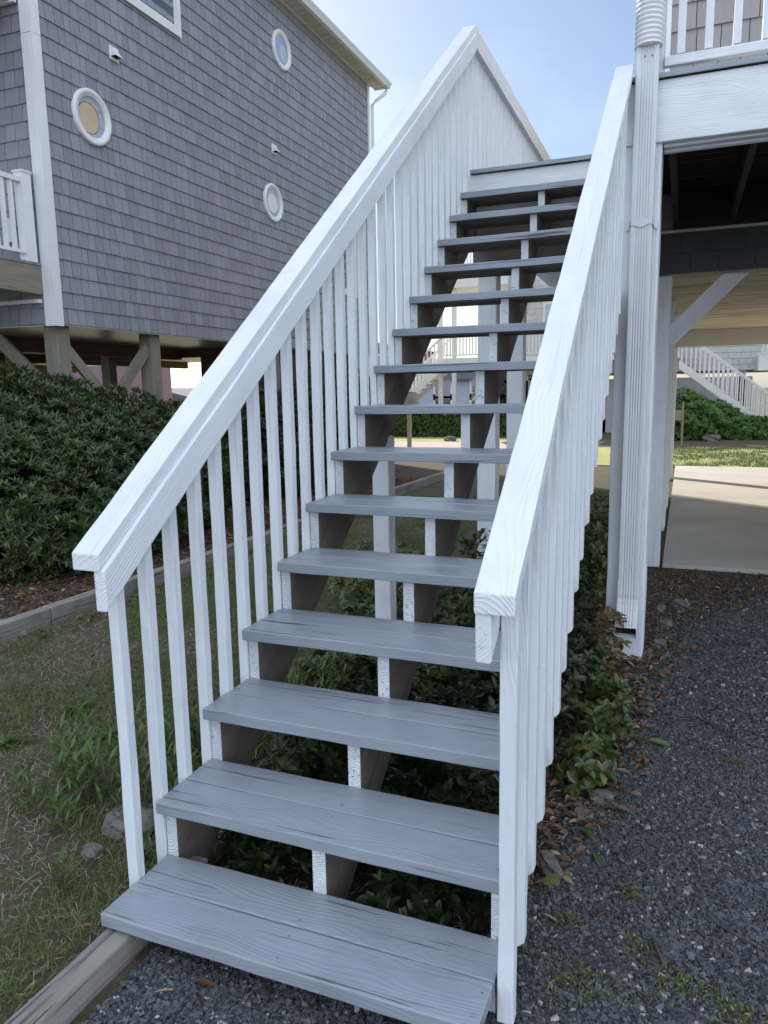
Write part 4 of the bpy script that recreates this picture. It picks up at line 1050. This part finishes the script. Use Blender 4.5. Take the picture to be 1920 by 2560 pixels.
litter('leaf_litter', [(-2.4, .3), (-1.3, -.1), (-.1, .1), (-.2, 3), (-.6, 5), (-2.4, 5)], 190, .04, 'dead', 'scattered dead leaves on the lawn')
def bigleaf(x, y, L, W_, label, mat, a=0., el=.15, z=.012, r=.5, name='fallen_leaf', cat='leaf', curl=.3):
    D = np.array([[math.cos(a), math.sin(a), el]]); N = np.array([[random.uniform(-.3, .3), random.uniform(-.3, .3), 1]])
    V, F, q = leaves(np.array([[x, y, G+z]]), D, N, L, W_, droop=curl, fold=.35, rows=(0, .15, .4, .7, .9, 1), prof=(.08, .55, 1, .85, .4, .02))
    o = np_mesh(name, V, F, M[mat], None, np.full(len(V), r)); return tag(o, label, cat, 'single leaves lying on the gravel')
bigleaf(.20, .33, .075, .035, 'upright curled russet leaf just below the lowest tread at left', 'dead', 1.4, .9, .01, .2)
bigleaf(.30, .235, .09, .022, 'rolled russet leaf lying on gravel below the lowest tread', 'dead', .15, .1, .014, .1)
bigleaf(.235, .17, .07, .012, 'straw-coloured strip of leaf on the gravel near the bottom edge', 'dead', .7, .05, .012, .97)
bigleaf(1.40, 1.25, .055, .02, 'brown curled leaf alone on open gravel right of the stairs', 'dead', 2.6, .1, .014, .3)
bigleaf(1.26, 1.17, .03, .025, 'small rust-red leaf fragment on gravel right of the stairs', 'dead', .4, .1, .014, .05)
bigleaf(1.25, 1.62, .03, .025, 'small rust-red leaf fragment beside the leaf litter', 'dead', 1.4, .1, .014, .05)
bigleaf(1.24, .84, .026, .022, 'dark red leaf fragment on gravel near the feathery weeds', 'dead', 1.9, .1, .014, .0)
bigleaf(1.10, .80, .055, .014, 'pale bleached leaf touching the foot of the right balusters', 'dead', -.2, .05, .014, 1.)
bigleaf(1.33, 2.02, .09, .035, 'large pale green leaf at the tip of the trailing branch', 'leaf_weed', -.1, .1, .02, .5)
bigleaf(1.24, 1.98, .08, .035, 'pale green leaf on the trailing branch nearer the balusters', 'leaf_weed', .5, .3, .03, .4)
bigleaf(1.15, 1.27, .07, .028, 'long dark green leaf on the gravel edge by the rocks', 'leaf_weed', -.8, .05, .02, .0)
bigleaf(1.21, 1.14, .05, .024, 'single green leaf lying alone on the gravel', 'leaf_weed', -1.2, .05, .016, .05)
bigleaf(.10, .24, .04, .022, 'small green leaf on top of the cracked timber', 'leaf_weed', 1.2, .6, .06, .5)
for x, y, lb in [(1.105, .915, 'round yellow-green leaf beside the foot of the right balusters'), (.93, .80, 'round yellow-green leaf in the dark below the second tread')]:
    t = thing('round_leaf_plant', lb, 'plant', (x, y, G)); mb = MB(); c = (x, y, G+.045); n = 22; V = [(c[0], c[1], c[2]+.003)]
    for i in range(n):
        a = 2*math.pi*i/n; r = .024*(1+.06*math.sin(7*a))*(1 if i else .7); V.append((c[0]+r*math.cos(a), c[1]+r*math.sin(a), c[2]+.35*r*math.sin(a+1)))
    mb.add(V, [(0, i+1, (i+1) % n+1) for i in range(n)], None, .95); mb.build('leaf_blade', M['leaf_weed'], t)
    mb = MB(); tube(mb, [(x, y, G+.045), (x-.02, y-.015, G+.02), (x-.05, y-.03, G)], .0015, 5); mb.build('stalk', M['leaf_tiny'], t)
def twig(pts, r, label):
    mb = MB(); tube(mb, [(a, b_, G+c) for a, b_, c in pts], r, 6)
    return tag(mb.build('twig', M['stem'], smooth=True), label, 'twig', 'twigs on the gravel')
twig([(1.24, 1.0, .012), (1.30, 1.0, .02), (1.345, 1.03, .02), (1.37, 1.09, .03)], .003, 'forked twig on gravel right of the round leaf')
twig([(1.52, 2.35, .015), (1.7, 2.15, .015), (1.85, 2.1, .015)], .003, 'long pale twig on gravel at the right edge')
twig([(1.40, .80, .012), (1.435, .70, .018)], .005, 'short thick stick between the feathery weeds')
twig([(1.56, .93, .012), (1.66, .88, .012)], .0035, 'thin stick on gravel at lower right')

# ================================================================== FAR NEIGHBOURS
fh = thing('neighbour_house', 'pale grey shingled stilt house with white decks and stairs beyond the lawn', 'house', (0, 28, G))
FY = 25.6
mb = MB(); mb.box((-4.2, FY+.03, 2.15), (4.2, 34, 7.2)); mb.build('wall', M['sh_light'], fh)
shingles('front_siding', fh, M['sh_light'], (-4.2, FY, 2.1), (1, 0, 0), (0, -1, 0), 8.4, 2.1, 7.1, .19, .15, .28)
mb = MB(); mb.add([(-4.6, FY-.5, 7.2), (4.6, FY-.5, 7.2), (4.6, 34.5, 7.2), (-4.6, 34.5, 7.2), (-1, 29.8, 8.6), (1, 29.8, 8.6)], [(0, 1, 5, 4), (1, 2, 5), (2, 3, 4, 5), (3, 0, 4)]); mb.build('roof', M['roof'], fh)
def fpost(x, y, z0, z1, w_=.2): 
    mb = MB(); mb.box((x-w_/2, y-w_/2, z0), (x+w_/2, y+w_/2, z1)); return mb.build('post', M['fartrim'], fh)
for x in (-3.9, -1.2, .9, 3.1, 4.0): fpost(x, FY+.2, G, 2.12)
for x, y in ((-6.7, 24.6), (-6.2, 24.6), (-5.75, 26), (-5.05, 24.6), (-8.6, 26.4), (-4.6, 26.4)): fpost(x, y, G, 5.3 if y < 26 else 2.5, .14)
mb = MB(); mb.box((-3.9, FY+.1, G), (3.4, FY+.16, 1.9)); mb.build('lattice_wall', M['sh_light'], fh)
mb = MB(); mb.box((-6.9, 24.4, 2.50), (-4.2, 27.5, 2.72)); mb.box((-4.2, 24.4, 2.50), (1.2, 25.5, 2.7)); mb.box((3.45, 24.6, 2.05), (9, 28, 2.5)); mb.build('deck_floor', M['fartrim'], fh)
mb = MB(); mb.box((-6.9, 24.4, 5.1), (-3.6, 27.5, 5.4)); mb.build('upper_deck_floor', M['fartrim'], fh)
def frail(x0, x1, y, z, h, sx=.115):
    mb = MB(); mb.box((x0, y-.04, z+h-.04), (x1, y+.04, z+h)); mb.box((x0, y-.02, z+.08), (x1, y+.02, z+.12)); x = x0+sx/2
    while x < x1: mb.box((x-.019, y-.018, z+.121), (x+.019, y+.018, z+h-.041)); x += sx
    return mb.build('railing', M['fartrim'], fh)
frail(-6.7, -4.4, 24.45, 2.72, .92); frail(-4.4, 1.2, 24.45, 2.7, .9); frail(-6.9, -3.6, 24.45, 5.4, .95); frail(3.5, 8.5, 24.6, 2.5, .9)
def fstair(x0, z0, x1, z1, y0, wid, h=.92, n=12):
    s = (z1-z0)/(x1-x0)
    for yy in (y0, y0+wid):
        mb = MB()
        mb.add([(x0, yy-.02, z0), (x1, yy-.02, z1), (x1, yy-.02, z1-.26), (x0, yy-.02, z0-.26), (x0, yy+.02, z0), (x1, yy+.02, z1), (x1, yy+.02, z1-.26), (x0, yy+.02, z0-.26)],
               [(0, 1, 2, 3), (7, 6, 5, 4), (0, 4, 5, 1), (3, 2, 6, 7), (0, 3, 7, 4), (1, 5, 6, 2)]); mb.build('stair_stringer', M['fartrim'], fh)
        mb = MB()
        mb.add([(x0, yy-.035, z0+h), (x1, yy-.035, z1+h), (x1, yy-.035, z1+h-.07), (x0, yy-.035, z0+h-.07), (x0, yy+.035, z0+h), (x1, yy+.035, z1+h), (x1, yy+.035, z1+h-.07), (x0, yy+.035, z0+h-.07)],
               [(0, 1, 2, 3), (7, 6, 5, 4), (0, 4, 5, 1), (3, 2, 6, 7), (0, 3, 7, 4), (1, 5, 6, 2)])
        m = int(abs(x1-x0)/.13)
        for i in range(m):
            x = x0+(x1-x0)*(i+.5)/m; z = z0+s*(x-x0); mb.box((x-.019, yy-.018, z-.1), (x+.019, yy+.018, z+h-.071))
        mb.build('stair_railing', M['fartrim'], fh)
    mb = MB()
    for i in range(n):
        x = x0+(x1-x0)*(i+.5)/n; z = z0+s*(x-x0); mb.box((x-.14, y0+.03, z-.05), (x+.14, y0+wid-.03, z-.01))
    mb.build('stair_treads', M['fartrim'], fh)
fstair(1.2, 2.42, 3.9, .35, 24.0, .95); fstair(-6.5, 2.60, -8.9, .62, 24.3, 1.0)
mb = MB(); mb.box((-3.3, FY-.04, 3.4), (-2.0, FY-.02, 4.6)); w_o = mb.build('window', M['fartrim'], fh)
mb = MB(); mb.box((-3.2, FY-.06, 3.5), (-2.1, FY-.041, 4.5)); mb.build('pane', M['glass_pale'], w_o)
mb = MB(); mb.box((-.95, FY-.05, 3.05), (.25, FY-.02, 4.6)); w_o = mb.build('window', M['fartrim'], fh)
mb = MB(); mb.box((-.85, FY-.07, 3.15), (.15, FY-.051, 4.5)); mb.build('pane', M['glass_pale'], w_o)

def farbox(name, label, cat, x0, x1, y0, y1, z0, z1, mat, group=None, rf=.12):
    t = thing(name, label, cat, ((x0+x1)/2, y0, G), group)
    mb = MB(); mb.box((x0, y0, z0), (x1, y1, z1)); mb.build('wall', mat, t)
    xm = (x0+x1)/2; mb = MB(); mb.add([(x0-.4, y0-.4, z1+.01), (x1+.4, y0-.4, z1+.01), (x1+.4, y1+.4, z1+.01), (x0-.4, y1+.4, z1+.01), (xm, y0-.4, z1+(x1-x0)*rf), (xm, y1+.4, z1+(x1-x0)*rf)], [(0, 1, 4), (1, 2, 5, 4), (2, 3, 5), (3, 0, 4, 5), (3, 2, 1, 0)]); mb.build('roof', M['roof'], t)
    for k in range(3):
        for j in range(2):
            xc = x0+(x1-x0)*(k+.5)/3; zc = z0+(z1-z0)*(j+.5)/2
            mb = MB(); mb.box((xc-.65, y0-.06, zc-.75), (xc+.65, y0-.01, zc+.75)); w1 = mb.build('window', M['fartrim'], t)
            mb = MB(); mb.box((xc-.52, y0-.09, zc-.62), (xc+.52, y0-.061, zc+.62)); mb.build('pane', M['glass'], w1)
    return t
farbox('distant_house', 'blue-grey house far behind the neighbour stairs', 'house', -17.0, -9.6, 46, 54, .1, 2.3, M['bluewall'])
farbox('distant_house', 'red house far away beside the blue-grey one', 'house', -22.5, -17.2, 48, 56, .1, 4.6, M['redwall'])
farbox('distant_house', 'pink house glimpsed under the grey shingled house', 'house', -38, -31, 31, 41, .1, 5.0, M['pinkwall'])
farbox('distant_house', 'pale house with grey roof glimpsed under the grey shingled house', 'house', -42, -32, 47, 58, .1, 1.0, M['sh_light'])

def box_hedge(name, label, x0, x1, y0, y1, z1, n, mat):
    t = thing(name, label, 'hedge', ((x0+x1)/2, (y0+y1)/2, G)); mb = MB(); mb.box((x0+.08, y0+.08, G-.01), (x1-.08, y1-.08, z1-.08)); mb.build('dark_core', M['core'], t)  # dark filler box painted as the hedge's shaded inside
    k = rng.random(n); P = np.stack([rng.uniform(x0, x1, n), np.where(k < .65, y0+rng.random(n)*.1, rng.uniform(y0, y1, n)), np.where(k < .65, rng.uniform(G, z1, n), z1-rng.random(n)*.08)], 1)
    P[:, 2] += .06*np.sin(P[:, 0]*2.3)*(P[:, 2]/z1); A = np.where((k < .65)[:, None], np.array([[0, -1, .5]]), np.array([[0, -.2, 1]])) + rng.normal(0, .4, (n, 3))
    V, F, r = rosettes(P, A, 5, .07, .045); np_mesh('foliage', V, F, mat, t, r)
box_hedge('hedge', 'clipped hedge across the lawn seen under the middle treads', -9.5, -3.0, 22.4, 23.6, .95, 5200, M['hedge'])
for i, (e, lb, n_) in enumerate([((1.45, 22.6, .55, 1.0, 1.1, .92), 'tall juniper bush behind the post, beyond the sunlit lawn', 1500),
                                 ((3.05, 22.9, .30, 1.1, .9, .42), 'low juniper bush at the foot of the neighbour stairs', 1100),
                                 ((2.45, 23.4, .5, .6, .6, .62), 'middle juniper bush in front of the neighbour stairs', 700),
                                 ((4.6, 23.2, .3, .9, .8, .40), 'juniper bush at the right picture edge under the neighbour stairs', 700)]):
    shrub('juniper', lb, 'bush', [e], n_, 7, .11, .03, M['juniper'], k=.8, group='junipers beyond the lawn', stems=False)
shrub('shrub', 'leafy shrub behind the neighbour deck posts, seen between treads', 'shrub', [(-5.2, 30, 1.2, 1.6, 1.2, 1.4), (-3.6, 30.5, 1.6, 1.2, 1.2, 1.6)], 1400, 6, .2, .05, M['hedge'], k=.8, stems=False)

wp = thing('wooden_stand', 'weathered wooden post with a box top standing beyond the mulch bed', 'post', (-5.45, 17.8, G))
mb = MB(); post(mb, -5.50, -5.40, 17.75, 17.85, G-.05, 1.22); mb.build('post', M['post'], wp)
mb = MB(); beamx(mb, -5.68, -5.22, 17.62, 17.98, 1.222, 1.32); beamx(mb, -5.62, -5.28, 17.66, 17.94, 1.322, 1.58); mb.build('box', M['weath'], wp)
ws = thing('wooden_sign', 'small plain wooden board beside the white piles past the slab', 'board', (1.55, 19, G))
mb = MB(); post(mb, 1.36, 1.41, 19.0, 19.06, G-.05, 1.22, bev=.003); mb.build('post', M['post'], ws)
mb = MB(); beamx(mb, 1.0, 1.355, 19.0, 19.035, .76, 1.02); mb.build('board', M['post'], ws)
